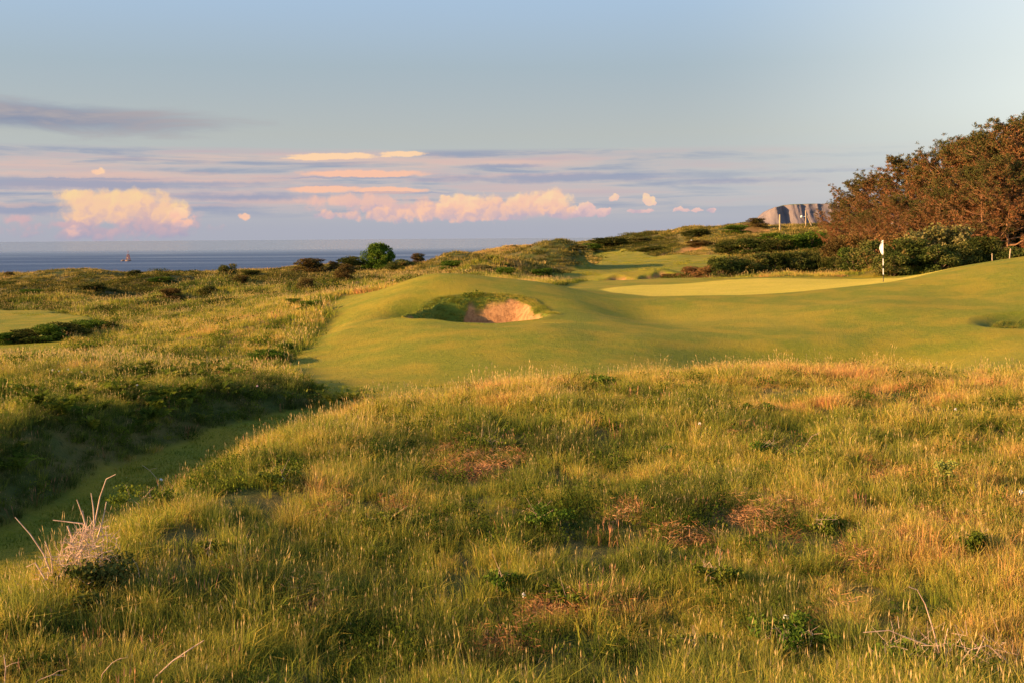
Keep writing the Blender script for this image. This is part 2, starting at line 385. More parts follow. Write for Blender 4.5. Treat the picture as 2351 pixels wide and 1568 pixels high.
def leafshade(w, col, tr=0.35, tcol=None, rough=0.6, spec=0.25):
    """thin leaf: reflects and lets light through"""
    p = w.n('ShaderNodeBsdfPrincipled'); w.set(p.inputs['Base Color'], col); p.inputs['Roughness'].default_value = rough; p.inputs['Specular IOR Level'].default_value = spec
    t = w.n('ShaderNodeBsdfTranslucent'); w.set(t.inputs['Color'], tcol or col)
    mx = w.n('ShaderNodeMixShader'); mx.inputs[0].default_value = tr
    w.nt.links.new(p.outputs[0], mx.inputs[1]); w.nt.links.new(t.outputs[0], mx.inputs[2]); return mx.outputs[0]

def mat_land():
    m, nt = newmat('links_ground'); w = N(nt); p = w.pos()
    mown, green, sand, turf = (w.attr(a) for a in ('mown','green','sand','turf'))
    big = w.noise(p, 0.11, 3); mid = w.noise(p, 0.6, 4); fine = w.noise(p, 5.0, 4, 0.7); vf = w.noise(p, 28.0, 3, 0.7)
    # mown turf
    a = w.mix(w.ss(mid, 0.38, 0.66), (0.165,0.18,0.011), (0.29,0.22,0.016))
    a = w.mix(w.m('MULTIPLY', w.ss(big, 0.5, 0.68), 0.4), a, (0.35,0.25,0.03))
    a = w.mix(w.m('MULTIPLY', w.ss(fine, 0.42, 0.7), 0.45), a, (0.13,0.15,0.012))
    gcol = w.mix(w.ss(mid, 0.35, 0.7), (0.52,0.42,0.05), (0.60,0.46,0.065))
    a = w.mix(green, a, gcol)
    # rough
    rc = w.mix(w.ss(mid, 0.4, 0.62), (0.06,0.075,0.015), (0.13,0.105,0.03))
    rc = w.mix(w.ss(fine, 0.5, 0.75), rc, (0.035,0.045,0.01))
    rc = w.mix(w.m('MULTIPLY', w.ss(big, 0.52, 0.65),0.6), rc, (0.16,0.11,0.045))
    c = w.mix(mown, rc, a)
    c = w.mix(w.m('MULTIPLY', mown, w.m('MULTIPLY', w.ss(vf, 0.42, 0.66), 0.65)), c, w.mix(w.ss(fine, 0.4, 0.6), (0.10,0.125,0.010), (0.34,0.26,0.03)))
    c = w.mix(turf, c, w.mix(fine, (0.07,0.11,0.015), (0.16,0.2,0.03)))
    sd = w.mix(w.ss(fine, 0.35, 0.7), (0.40,0.215,0.095), (0.22,0.11,0.05))
    c = w.mix(sand, c, sd)
    bm = w.m('ADD', w.m('MULTIPLY', fine, 0.6), w.m('MULTIPLY', vf, 0.4))
    w.out(principled(w, c, 0.85, bm, 0.85, 0.12, 0.09)); return m
M_LAND = mat_land()

# ------------------------------------------------------------------ land sheets cut from the one surface
def build_land():
    idx = np.arange(NR*NT).reshape(NR, NT)
    a = idx[:-1,:]; b = idx[1:,:]; a2 = np.roll(a,-1,axis=1); b2 = np.roll(b,-1,axis=1)
    Q = np.stack([a, a2, b2, b], -1).reshape(-1,4)
    V = np.stack([GX, GY, GZ], -1).reshape(-1,3)
    # smooth normals of the whole surface, so that the cut sheets shade as one
    fn = np.cross(V[Q[:,2]]-V[Q[:,0]], V[Q[:,3]]-V[Q[:,1]])
    vn = np.zeros_like(V)
    for k in range(4):
        for c in range(3): vn[:,c] += np.bincount(Q[:,k], fn[:,c], len(V))
    vn /= np.linalg.norm(vn, axis=1)[:,None]+1e-12
    if np.median(vn[:,2])<0: vn = -vn; Q = Q[:,::-1]
    z = {k: v.ravel() for k, v in ZN.items()}
    cls = np.zeros(len(V), int)
    cls[(z['far']>0.5)] = 1; cls[z['fair']>0.5] = 1; cls[(z['path']>0.5)&(z['fair']<0.5)] = 2
    cls[(z['green']>0.5)] = 3; cls[z['sand']>0.5] = 4
    fc = np.array([cls[Q[:,k]] for k in range(4)]).max(0)
    names = {0:'ground',1:'fairway',2:'mown_path',3:'putting_green',4:'bunker_sand'}
    labs = {0:('rolling dune land under rough grass','terrain'),1:('close mown fairway turf around the bunker and beyond the green','fairway'),2:('narrow mown path in the shaded valley','path'),
            3:('bright putting green below the white flag','putting green'),4:('pale orange sand of the hollows','sand')}
    for k, nm in names.items():
        f = Q[fc==k]
        if not len(f): continue
        used, inv = np.unique(f, return_inverse=True); f2 = inv.reshape(f.shape)
        me = mesh_np(nm, V[used], [f2], [M_LAND], None, True, {a: z[a][used] for a in ('mown','green','sand','turf')})
        me.normals_split_custom_set_from_vertices(vn[used].astype(float))
        tag(obj(nm, me), labs[k][0], labs[k][1], None, 'structure')
build_land()

# ------------------------------------------------------------------ sea
SEA_Z = -16.0
def mat_sea():
    m, nt = newmat('sea_water'); w = N(nt); p = w.pos()
    sp = w.n('ShaderNodeSeparateXYZ'); w.set(sp.inputs[0], p)
    ly = w.m('LOGARITHM', w.m('MAXIMUM', sp.outputs[1], 50.0), math.e)
    az = w.m('DIVIDE', sp.outputs[0], w.m('MAXIMUM', sp.outputs[1], 50.0))
    cv = w.n('ShaderNodeCombineXYZ'); w.set(cv.inputs[0], w.m('MULTIPLY', sp.outputs[0], 0.0011)); w.set(cv.inputs[1], w.m('MULTIPLY', ly, 5.5))
    slick = w.noise(cv.outputs[0], 1.0, 4, 0.6, 0.4)
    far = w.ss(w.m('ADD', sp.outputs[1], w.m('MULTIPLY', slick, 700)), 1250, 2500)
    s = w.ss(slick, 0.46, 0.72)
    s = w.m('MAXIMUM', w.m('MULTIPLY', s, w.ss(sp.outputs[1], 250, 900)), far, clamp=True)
    col = w.mix(s, (0.030,0.050,0.115), (0.16,0.19,0.25))  # pale sky reflection on slicks and far water, put into the base colour
    wv = w.noise(w.scalev(p,(0.35,0.9,1)), 0.5, 5, 0.65)
    p_ = w.n('ShaderNodeBsdfPrincipled'); w.set(p_.inputs['Base Color'], col); w.set(p_.inputs['Roughness'], w.m('SUBTRACT', 0.42, w.m('MULTIPLY', s, 0.22)))
    p_.inputs['IOR'].default_value = 1.33; p_.inputs['Specular IOR Level'].default_value = 0.35
    b = w.n('ShaderNodeBump'); b.inputs['Distance'].default_value = 0.5; w.set(b.inputs['Strength'], w.m('MULTIPLY', 0.9, w.ss(sp.outputs[1], 1900, 700))); w.set(b.inputs['Height'], wv)
    nt.links.new(b.outputs[0], p_.inputs['Normal'])
    w.out(p_.outputs[0]); return m
def build_sea():
    n = 90; a = np.linspace(-1.5, 1.5, 61); r = np.geomspace(120, 90000, n)
    RRs, A = np.meshgrid(r, a, indexing='ij')
    V = np.stack([RRs*np.sin(A), RRs*np.cos(A), np.full_like(A, SEA_Z)], -1).reshape(-1,3)
    i = np.arange(n*61).reshape(n,61)
    Q = np.stack([i[:-1,:-1], i[:-1,1:], i[1:,1:], i[1:,:-1]], -1).reshape(-1,4)[:, ::-1]
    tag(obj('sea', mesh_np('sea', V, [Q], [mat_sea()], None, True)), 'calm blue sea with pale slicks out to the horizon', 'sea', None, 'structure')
build_sea()

# ------------------------------------------------------------------ light
SUN_EL, SUN_AZ = R(14.5), R(-103)     # bearing from the view direction, to the left and a little behind
sd = np.array([math.sin(SUN_AZ)*math.cos(SUN_EL), math.cos(SUN_AZ)*math.cos(SUN_EL), math.sin(SUN_EL)])
L = bpy.data.lights.new('sun', 'SUN'); L.energy = 5.0; L.angle = R(0.5); L.color = (1.0, 0.59, 0.25)
so = bpy.data.objects.new('sun', L); COL.objects.link(so)
from mathutils import Vector
so.rotation_euler = Vector(sd).to_track_quat('Z','Y').to_euler(); so.location = (-20,-5,30)

def build_world():
    wd = bpy.data.worlds.new('World'); SC.world = wd; wd.use_nodes = True; nt = wd.node_tree; nt.nodes.clear(); w = N(nt)
    sky = w.n('ShaderNodeTexSky', sky_type='NISHITA'); sky.sun_disc = False
    sky.sun_elevation = SUN_EL; sky.sun_rotation = SUN_AZ; sky.altitude = 10; sky.air_density = 1.0; sky.dust_density = 0.6; sky.ozone_density = 1.0
    g = w.n('ShaderNodeTexCoord').outputs['Generated']
    sp = w.n('ShaderNodeSeparateXYZ'); w.set(sp.inputs[0], g)
    x, y, z = sp.outputs
    az = w.m('ARCTAN2', x, y); hyp = w.m('SQRT', w.m('ADD', w.m('MULTIPLY', x, x), w.m('MULTIPLY', y, y))); el = w.m('DIVIDE', z, w.m('MAXIMUM', hyp, 0.01))
    cv = w.n('ShaderNodeCombineXYZ'); w.set(cv.inputs[0], az); w.set(cv.inputs[1], el); q = cv.outputs[0]
    K = 1.0/0.09    # cloud colours are given as they look; the background strength is below
    def c(r_, g_, b_): # sRGB 0-255 to radiance
        l = [((v/255)/12.92 if v/255<=0.04045 else ((v/255+0.055)/1.055)**2.4) for v in (r_,g_,b_)]
        return tuple(v*K*EXPINV for v in l)
    front = w.ss(w.m('ABSOLUTE', az), 1.5, 0.75)
    up = w.ss(el, 0.55, 0.12)
    # clear air: what the day's sky looks like between zenith and horizon on this side
    n1 = w.noise(w.scalev(q,(3,20,1)), 1.0, 3)
    elw = w.m('ADD', el, w.m('MULTIPLY', w.m('SUBTRACT', n1, 0.5), 0.01))
    grad = w.ramp(w.m('MULTIPLY', elw, 4.0, clamp=True), [(0.0,c(168,174,188)),(0.16,c(172,178,190)),(0.36,c(174,176,176)),(0.60,c(160,174,184)),(0.85,c(162,184,210)),(1.0,c(148,176,214))])
    right = w.ss(az, 0.12, 0.62)
    grad = w.mix(w.m('MULTIPLY', right, w.ss(el, 0.0, 0.12)), grad, c(245,248,240))
    base = w.mix(w.m('MULTIPLY', w.m('MULTIPLY', front, up), 0.88), sky.outputs[0], grad)
    base0 = base
    win = w.ss(w.m('ABSOLUTE', az), 0.77, 0.62)
    def S(px): return math.atan((px-512)/F)
    def T(py, px=512): return (238-py)/F*math.cos(S(px))
    # long stratus band
    n2 = w.noise(w.scalev(q,(5,70,1)), 1.0, 5, 0.6, 0.3)
    n3 = w.noise(w.scalev(q,(2.2,45,1)), 1.3, 4, 0.55, 0.2)
    band = w.m('MULTIPLY', w.ss(w.m('ADD', el, w.m('MULTIPLY', w.m('SUBTRACT', n3, 0.5), 0.006)), 0.080, 0.074), w.ss(el, 0.012, 0.030))
    fadeR = w.ss(az, 0.33, 0.02)
    band = w.m('MULTIPLY', w.m('MULTIPLY', band, win), w.m('ADD', 0.15, w.m('MULTIPLY', fadeR, 0.85)))
    pink = w.ss(n2, 0.40, 0.62)
    base = w.mix(w.m('MULTIPLY', band, w.m('ADD', 0.30, w.m('MULTIPLY', pink, 0.62))), base, w.mix(w.ss(n3, 0.35, 0.65), c(196,178,184), c(218,190,182)))
    bl = w.m('MULTIPLY', band, w.ss(n2, 0.50, 0.36)); base = w.mix(w.m('MULTIPLY', bl, 0.8), base, c(146,158,182))
    hz = w.m('MULTIPLY', w.ss(el, 0.034, 0.008), w.ss(el, -0.02, 0.001)); base = w.mix(w.m('MULTIPLY', hz, w.m('MULTIPLY', win, 0.7)), base, c(170,172,188))
    # noise that breaks cloud edges
    e1 = w.noise(q, 60.0, 4, 0.62); e2 = w.noise(q, 22.0, 3, 0.5)
    ed = None
    dn = w.n('ShaderNodeTexNoise', noise_dimensions='2D'); w.set(dn.inputs['Vector'], q); dn.inputs['Scale'].default_value = 130; dn.inputs['Detail'].default_value = 3
    qv = w.vm('ADD', q, w.vm('MULTIPLY', w.vm('SUBTRACT', dn.outputs['Color'], (0.5,0.5,0)), (0.014,0.012,0)))
    def puff(vec):
        o_ = []
        for sc in (44.0, 105.0):
            v_ = w.n('ShaderNodeTexVoronoi', voronoi_dimensions='2D', feature='SMOOTH_F1'); w.set(v_.inputs['Vector'], vec); v_.inputs['Scale'].default_value = sc; v_.inputs['Smoothness'].default_value = 0.35; o_.append(v_.outputs['Distance'])
        return w.m('SUBTRACT', 1.0, w.m('ADD', w.m('MULTIPLY', o_[0], 0.65), w.m('MULTIPLY', o_[1], 0.42)))
    pf = puff(qv); rel = w.m('MULTIPLY', w.m('SUBTRACT', pf, puff(w.vm('ADD', qv, (-0.0028, 0.0024, 0)))), 0.75)
    ed = w.m('ADD', w.m('ADD', w.m('MULTIPLY', w.m('SUBTRACT', e1, 0.5), 0.7), w.m('MULTIPLY', w.m('SUBTRACT', e2, 0.5), 0.8)), w.m('MULTIPLY', w.m('SUBTRACT', pf, 0.56), 1.5))
    stn = w.noise(w.scalev(q,(20,160,1)), 1.0, 4, 0.6)
    cn = w.n('ShaderNodeTexNoise', noise_dimensions='2D'); w.set(cn.inputs['Vector'], q); cn.inputs['Scale'].default_value = 75; cn.inputs['Detail'].default_value = 4; cn.inputs['Roughness'].default_value = 0.6
    qd = w.vm('ADD', q, w.vm('MULTIPLY', w.vm('SUBTRACT', cn.outputs['Color'], (0.5,0.5,0)), (0.011,0.008,0)))
    qs = w.vm('ADD', q, w.vm('MULTIPLY', w.vm('SUBTRACT', cn.outputs['Color'], (0.5,0.5,0)), (0.016,0.0035,0)))
    def blobs(lst, flat=False, q=q):
        acc = None
        for cx, cy, rx, ry, amp in lst:
            v = w.vm('SUBTRACT', q, (S(cx), T(cy,cx), 0)); v = w.vm('MULTIPLY', v, (F/rx, F/ry, 0)); l = w.vm('LENGTH', v)
            t = w.m('MULTIPLY', w.m('SUBTRACT', 1.0, l), amp)
            acc = t if acc is None else w.m('MAXIMUM', acc, t)
        return acc
    # thin lit streaks and dark bars
    def streak(lst, col, k=0.9, a=-0.05, b=0.35, nz=1.3):
        nonlocal base
        f = w.m('MULTIPLY', win, w.ss(w.m('ADD', blobs(lst, q=qs), w.m('MULTIPLY', w.m('SUBTRACT', stn, 0.5), nz)), a, b))
        base = w.mix(w.m('MULTIPLY', f, k), base, col)
    streak([(60,180,340,9,1),(560,178,220,7,1),(250,196,120,7,.9),(720,182,120,6,.6),(500,166,60,3,1),(860,172,160,4,.4),(90,191,110,4,.6),(30,207,70,7,.9),(210,205,70,9,.8)], c(148,158,184), 0.75, 0.0, 0.8)
    streak([(120,172,190,5,1),(200,178,150,3,.8),(110,202,200,3,.8),(300,200,140,4,.7),(420,160,200,7,.7),(260,158,300,5,.4),(60,162,110,6,.5)], c(228,192,178), 0.6, -0.1, 0.9)
    streak([(362,172.5,80,4.2,1.3),(390,189.5,44,4,1.4),(325,188,45,4,1.1)], c(250,196,168), 0.95, 0.0, 0.5, 0.8)
    streak([(332,154.5,46,3.2,1.4),(310,156.5,30,2,1.2),(357,154,17,2.8,1.4),(403,153,26,3,1.4),(385,155,10,1.5,1)], c(255,214,172), 0.95, -0.1, 0.45, 0.9)
    streak([(400,192,70,1.5,1.5),(350,176.5,90,1.3,1.3),(90,176,80,1.2,1.4)], c(150,158,184), 0.45, 0.1, 0.6, 0.5)
    # grey wedge at the upper left
    wv = w.vm('SUBTRACT', q, (S(20), T(112,20), 0)); rot = w.n('ShaderNodeVectorRotate', rotation_type='Z_AXIS'); w.set(rot.inputs['Vector'], wv); rot.inputs['Angle'].default_value = R(1.8)
    l = w.vm('LENGTH', w.vm('MULTIPLY', rot.outputs[0], (F/250, F/22, 0)))
    wn = w.noise(w.scalev(q,(9,60,1)), 1.0, 5, 0.62, 0.4)
    f = w.ss(w.m('ADD', w.m('SUBTRACT', 1.0, l), w.m('MULTIPLY', w.m('SUBTRACT', wn, 0.5), 1.5)), 0.05, 0.75)
    base = w.mix(w.m('MULTIPLY', w.m('MULTIPLY', f, win), 0.85), base, w.mix(w.ss(wn, 0.35, 0.65), c(132,142,168), c(170,162,168)))
    # cumulus
    q0 = q
    def cumulus(lst, lit, mid_, low, ylo, yhi, a=-0.10, b=0.46, k=0.92, nz=0.62):
        nonlocal base
        bb = blobs(lst, q=qd); f = w.ss(w.m('ADD', bb, w.m('MULTIPLY', ed, nz)), a, b)
        hh = w.n('ShaderNodeMapRange'); w.set(hh.inputs[0], el); hh.inputs[1].default_value = T(ylo); hh.inputs[2].default_value = T(yhi)
        t = w.m('ADD', w.m('MULTIPLY', hh.outputs[0], 0.62), w.m('ADD', rel, w.m('MULTIPLY', w.m('SUBTRACT', e2, 0.5), 0.7)), clamp=True)
        col = w.ramp(t, [(0.0, low), (0.38, mid_), (0.85, lit)])
        base = w.mix(w.m('MULTIPLY', f, k), base, col)
    P1, P2, P3 = c(255,220,172), c(248,198,172), c(196,176,188)
    cumulus([(110,229,90,10,.9),(150,226,60,14,1),(60,222,60,8,.8),(20,216,20,5,.9),(150,218,45,14,1)], c(226,182,180), c(208,174,180), c(170,164,186), 236, 214, 0, 0.7, 0.75, 0.8)
    cumulus([(120,202,58,17,1.5),(80,193,24,8,1.2),(150,207,34,13,1.3),(100,212,44,8,1),(170,212,14,6,1.1)], c(252,216,160), c(248,202,166), c(212,180,180), 226, 194, -0.12, 0.55)
    cumulus([(179,211,8,6,1.2),(183,220,9,6,1),(242.5,214.5,8,5,1.3),(100.5,168.5,6.5,4.5,1.2),(72,227,10,4,.8)], P1, c(250,196,172), P3, 226, 207)
    cumulus([(400,207,95,9,1),(360,200,70,9,1),(330,214,20,6,1),(430,212,60,6,1)], c(246,196,172), c(232,188,178), c(190,174,192), 222, 196, 0, 0.6, 0.8, 0.7)
    cumulus([(328,213,9,6,1.2),(352,214,14,6,1),(383,213,16,8,1.1),(405,214,14,9,1.1),(424,212,14,10,1.2),(440,211,18,9,1.2),(466,205,26,14,1.4),(450,200,10,6,1.2),(492,208,30,13,1.3),(530,205,30,15,1.4),(552,199,22,12,1.3),(560,211,16,9,1.2),(480,218,60,4,.9),(446,196.5,6,3,1)], P1, P2, P3, 223, 193)
    cumulus([(588,210,11,9,1.3),(602,212,9,6,1.2),(584,215,14,4,1),(614,199,6,4,1.2),(650,201,6,5,1.2),(646,197,4,3,1.1),(655,204,4,3,1.1),(644,212,8,2.5,1.1),(634,211,6,2.5,.9),(682,211,8,2.8,1.2),(697,211,6,2.2,1.1),(712,212,4,2.5,.9)], P1, c(238,196,186), P3, 219, 202, 0, 0.3)
    bg = w.n('ShaderNodeBackground'); w.set(bg.inputs[0], base); bg.inputs[1].default_value = 0.09
    bg0 = w.n('ShaderNodeBackground'); w.set(bg0.inputs[0], base0); bg0.inputs[1].default_value = 0.09
    zone = w.m('MULTIPLY', w.m('LESS_THAN', w.m('ABSOLUTE', az), 0.78), w.m('MULTIPLY', w.m('LESS_THAN', el, 0.19), w.m('GREATER_THAN', el, -0.02)))
    mx = w.n('ShaderNodeMixShader'); w.set(mx.inputs[0], zone); nt.links.new(bg0.outputs[0], mx.inputs[1]); nt.links.new(bg.outputs[0], mx.inputs[2])
    o = w.n('ShaderNodeOutputWorld'); nt.links.new(mx.outputs[0], o.inputs[0])
    wd.cycles.sampling_method = 'NONE'
EXPOSURE = 1.5
EXPINV = 2**(-EXPOSURE)
build_world()
SC.view_settings.view_transform = 'Standard'; SC.view_settings.look = 'None'; SC.view_settings.gamma = 1; SC.view_settings.exposure = EXPOSURE
SC.view_settings.use_curve_mapping = False
SC.cycles.max_bounces = 5; SC.cycles.diffuse_bounces = 2; SC.cycles.glossy_bounces = 2; SC.cycles.transmission_bounces = 3; SC.cycles.transparent_max_bounces = 4
SC.cycles.use_denoising = True; SC.cycles.use_adaptive_sampling = True; SC.cycles.adaptive_threshold = 0.012
SC.cycles.caustics_reflective = False; SC.cycles.caustics_refractive = False
SC.cycles.use_light_tree = False

# ------------------------------------------------------------------ where does the line of sight at a pixel meet the land
_DD = np.geomspace(6, 400, 2500)
def hit(px, py, lift=0.0):
    X = (px-512)*_DD/F; Z = -(py-hy(px))*_DD/F
    g = gz(X, _DD)+lift; k = np.argmax(Z<g)
    if not (Z<g).any(): k = len(_DD)-1
    D = float(_DD[k]); return ((px-512)*D/F, D, float(g[k])-lift)

# ------------------------------------------------------------------ scattered plants
def scatter(name, meshes, X, Y, Z, idx, rot, scl, tone, label, cat):
    me = bpy.data.meshes.new(name); n = len(X)
    me.vertices.add(n); me.vertices.foreach_set('co', np.stack([X,Y,Z],1).astype(np.float32).ravel())
    for k, t, v in (('rot','FLOAT_VECTOR',rot),('scl','FLOAT_VECTOR',scl)):
        a = me.attributes.new(k, t, 'POINT'); a.data.foreach_set('vector', v.astype(np.float32).ravel())
    a = me.attributes.new('tone','FLOAT','POINT'); a.data.foreach_set('value', tone.astype(np.float32))
    a = me.attributes.new('pick','INT','POINT'); a.data.foreach_set('value', idx.astype(np.int32))
    o = obj(name, me); tag(o, label, cat, None, 'stuff')
    ng = bpy.data.node_groups.new(name+'_scatter', 'GeometryNodeTree')
    ng.interface.new_socket('Geometry', in_out='INPUT', socket_type='NodeSocketGeometry'); ng.interface.new_socket('Geometry', in_out='OUTPUT', socket_type='NodeSocketGeometry')
    nn = ng.nodes; lk = ng.links
    gi = nn.new('NodeGroupInput'); go = nn.new('NodeGroupOutput')
    g2i = nn.new('GeometryNodeGeometryToInstance')
    for m_ in reversed(meshes):
        src = bpy.data.objects.new(name+'_source', m_)
        oi = nn.new('GeometryNodeObjectInfo'); oi.inputs['Object'].default_value = src; lk.new(oi.outputs['Geometry'], g2i.inputs[0])
    iop = nn.new('GeometryNodeInstanceOnPoints'); lk.new(gi.outputs[0], iop.inputs['Points']); lk.new(g2i.outputs[0], iop.inputs['Instance']); iop.inputs['Pick Instance'].default_value = True
    def na(nm, dt):
        q = nn.new('GeometryNodeInputNamedAttribute'); q.data_type = dt; q.inputs[0].default_value = nm; return q.outputs[0]
    lk.new(na('pick','INT'), iop.inputs['Instance Index'])
    e2r = nn.new('FunctionNodeEulerToRotation'); lk.new(na('rot','FLOAT_VECTOR'), e2r.inputs[0]); lk.new(e2r.outputs[0], iop.inputs['Rotation'])
    lk.new(na('scl','FLOAT_VECTOR'), iop.inputs['Scale']); lk.new(iop.outputs[0], go.inputs[0])
    md = o.modifiers.new('scatter', 'NODES'); md.node_group = ng
    return o

def mat_grass(name, ramp, headc, tr=0.3, rough=0.55):
    m, nt = newmat(name); w = N(nt)
    tone = w.attr('tone', 'INSTANCER'); rnd = w.n('ShaderNodeObjectInfo').outputs['Random']; isl = w.attr('shade')
    t = w.m('ADD', tone, w.m('ADD', w.m('MULTIPLY', w.m('SUBTRACT', isl, 0.5), 0.42), w.m('MULTIPLY', w.m('SUBTRACT', rnd, 0.5), 0.34)), clamp=True)
    c = w.ramp(t, ramp); c = w.mix(w.m('MULTIPLY', w.attr('tip'), 0.85), c, headc)
    d = w.n('ShaderNodeBsdfDiffuse'); w.set(d.inputs[0], c); t2 = w.n('ShaderNodeBsdfTranslucent'); w.set(t2.inputs[0], c)
    mx = w.n('ShaderNodeMixShader'); mx.inputs[0].default_value = tr; nt.links.new(d.outputs[0], mx.inputs[1]); nt.links.new(t2.outputs[0], mx.inputs[2])
    w.out(mx.outputs[0]); return m
GR_RAMP = [(0.0,(0.030,0.055,0.010)),(0.20,(0.09,0.14,0.018)),(0.42,(0.26,0.29,0.030)),(0.62,(0.48,0.38,0.055)),(0.80,(0.64,0.41,0.12)),(1.0,(0.56,0.24,0.09))]
M_GRASS = mat_grass('long_grass', GR_RAMP, (0.56,0.38,0.17), 0.38)
M_TURF = mat_grass('mown_grass', [(0.0,(0.06,0.10,0.012)),(0.35,(0.16,0.185,0.018)),(0.65,(0.28,0.25,0.03)),(1.0,(0.46,0.36,0.05))], (0.4,0.35,0.1), 0.25)
M_BRACK = mat_grass('fern_green', [(0.0,(0.035,0.055,0.01)),(0.4,(0.085,0.12,0.015)),(0.75,(0.19,0.22,0.025)),(1.0,(0.32,0.26,0.04))], (0.2,0.2,0.03), 0.35)
M_DEAD = mat_grass('dead_bracken_brown', [(0.0,(0.16,0.07,0.03)),(0.5,(0.36,0.17,0.07)),(1.0,(0.52,0.30,0.15))], (0.45,0.25,0.1), 0.1)
M_DOCK = mat_grass('dock_red', [(0.0,(0.07,0.10,0.02)),(0.5,(0.20,0.12,0.04)),(1.0,(0.32,0.16,0.07))], (0.38,0.18,0.10), 0.2)

M_DUNE = mat_grass('dune_grass_brown', [(0.0,(0.035,0.045,0.010)),(0.22,(0.085,0.085,0.018)),(0.45,(0.19,0.165,0.030)),(0.68,(0.36,0.27,0.06)),(0.88,(0.50,0.34,0.12)),(1.0,(0.50,0.28,0.12))], (0.45,0.30,0.14), 0.3)
M_SCRUB = mat_grass('creeping_scrub', [(0.0,(0.028,0.035,0.008)),(0.4,(0.065,0.075,0.014)),(0.75,(0.13,0.12,0.025)),(1.0,(0.17,0.10,0.035))], (0.2,0.2,0.03), 0.2)
def tuft(name, n, rad, h, wd, lean=0.35, heads=0, headc=1, seed=0, mat=None, minh=0.45, headlen=0.07, hw=0.006):
    r = np.random.default_rng(seed); V=[]; T3=[]; Q4=[]; tip=[]; sh=[]
    a = r.uniform(0,2*math.pi,n); q = np.sqrt(r.uniform(0,1,n))*rad
    B = np.stack([q*np.cos(a), q*np.sin(a), np.full(n,-0.03)],1)
    hh = h*r.uniform(minh,1,n); la = a+r.normal(0,0.9,n); ln = hh*lean*r.uniform(0.1,1.6,n)*np.where(r.random(n)<0.12, 2.2, 1)
    wa = r.uniform(0,2*math.pi,n); W = np.stack([np.cos(wa),np.sin(wa),0*wa],1)*(wd*r.uniform(0.7,1.3,n))[:,None]*0.5
    Ld = np.stack([np.cos(la),np.sin(la),0*la],1)
    M = B+Ld*(ln*0.32)[:,None]; M[:,2] = hh*0.58
    Tp = B+Ld*ln[:,None]; Tp[:,2] = hh*np.where(ln>hh*0.6, 0.82, 1.0)
    V = np.stack([B-W,B+W,M+W*0.8,M-W*0.8,Tp],1).reshape(-1,3); i = np.arange(n)*5
    Q4 = np.stack([i,i+1,i+2,i+3],1); T3 = np.stack([i+3,i+2,i+4],1)
    tip = np.tile([0,0,0.05,0.05,0.25],n); sh = np.repeat(r.random(n),5)
    if heads:
        k = heads; a = r.uniform(0,2*math.pi,k); q = np.sqrt(r.uniform(0,1,k))*rad; b = np.stack([q*np.cos(a),q*np.sin(a),0*a],1)
        hh = h*r.uniform(1.0,1.45,k); la = r.uniform(0,2*math.pi,k); t = b+np.stack([np.cos(la),np.sin(la),0*la],1)*(hh*r.uniform(0.05,0.3,k))[:,None]; t[:,2] = hh
        d = (t-b)/np.linalg.norm(t-b,axis=1)[:,None]; wa = r.uniform(0,2*math.pi,k); W = np.stack([np.cos(wa),np.sin(wa),0*wa],1)
        s0 = t-d*(headlen*r.uniform(0.7,1.3,k))[:,None]; md = (s0*0.6+t*0.4)
        hv = np.stack([b-W*wd*0.2,b+W*wd*0.2,s0+W*wd*0.2,s0-W*wd*0.2, s0, md+W*hw, t, md-W*hw],1).reshape(-1,3)
        j = np.arange(k)*8+len(V); V = np.vstack([V,hv]); Q4 = np.vstack([Q4, np.stack([j,j+1,j+2,j+3],1), np.stack([j+4,j+5,j+6,j+7],1)])
        tip = np.concatenate([tip, np.tile([0.2,0.2,0.5,0.5,1,1,1,1],k)]); sh = np.concatenate([sh, np.repeat(r.random(k),8)])
    return mesh_np(name, V, [T3,Q4], [mat or M_GRASS], None, False, {'tip':tip,'shade':sh})

def frond_mesh(name, nf, ln, seed, mat, flat=0.5, pin=13, wpin=0.26, up=True):
    """a fern: arching fronds with paired pinnae"""
    r = np.random.default_rng(seed); V=[]; Q=[]; sh=[]; tip=[]
    def quad(a,b,c,d,s):
        k = len(V); V.extend([a,b,c,d]); Q.append((k,k+1,k+2,k+3)); sh.extend([s]*4); tip.extend([0]*4)
    for f in range(nf):
        az = r.uniform(0,2*math.pi); L_ = ln*r.uniform(0.7,1.15); s = r.random()
        dr = np.array([math.cos(az),math.sin(az),0]); sd_ = np.array([-math.sin(az),math.cos(az),0])
        rise = r.uniform(0.75,1.0) if up else 0.3; prev=None
        for k in range(pin+5):
            t = k/(pin+4); out = L_*(0.12*t+0.75*t*t)*flat*1.5; zz = L_*rise*(1.15*t-0.55*t*t*t)
            c = dr*out+np.array([0,0,zz]); 
            if prev is not None: quad(prev-sd_*0.004,prev+sd_*0.004,c+sd_*0.004,c-sd_*0.004,s)
            if k>=4:
                tt = (k-4)/pin; wl = L_*wpin*(1-tt)**0.8*min(1,0.5+tt*3)+0.01; fw = (c-prev); fw /= np.linalg.norm(fw); wf = L_*0.032
                for g in (-1,1):
                    dd = sd_*g+fw*0.35; dd = dd/np.linalg.norm(dd); dz = np.array([0,0,-0.18*wl+r.normal(0,0.02)])
                    quad(c-fw*wf*0.4, c+dd*wl*0.5-fw*wf+dz*0.3, c+dd*wl+dz, c+dd*wl*0.5+fw*wf+dz*0.3, s+r.normal(0,0.08))
            prev = c
    return mesh_np(name, np.array(V), [np.array(Q)], [mat], None, False, {'tip':tip,'shade':np.clip(sh,0,1)})

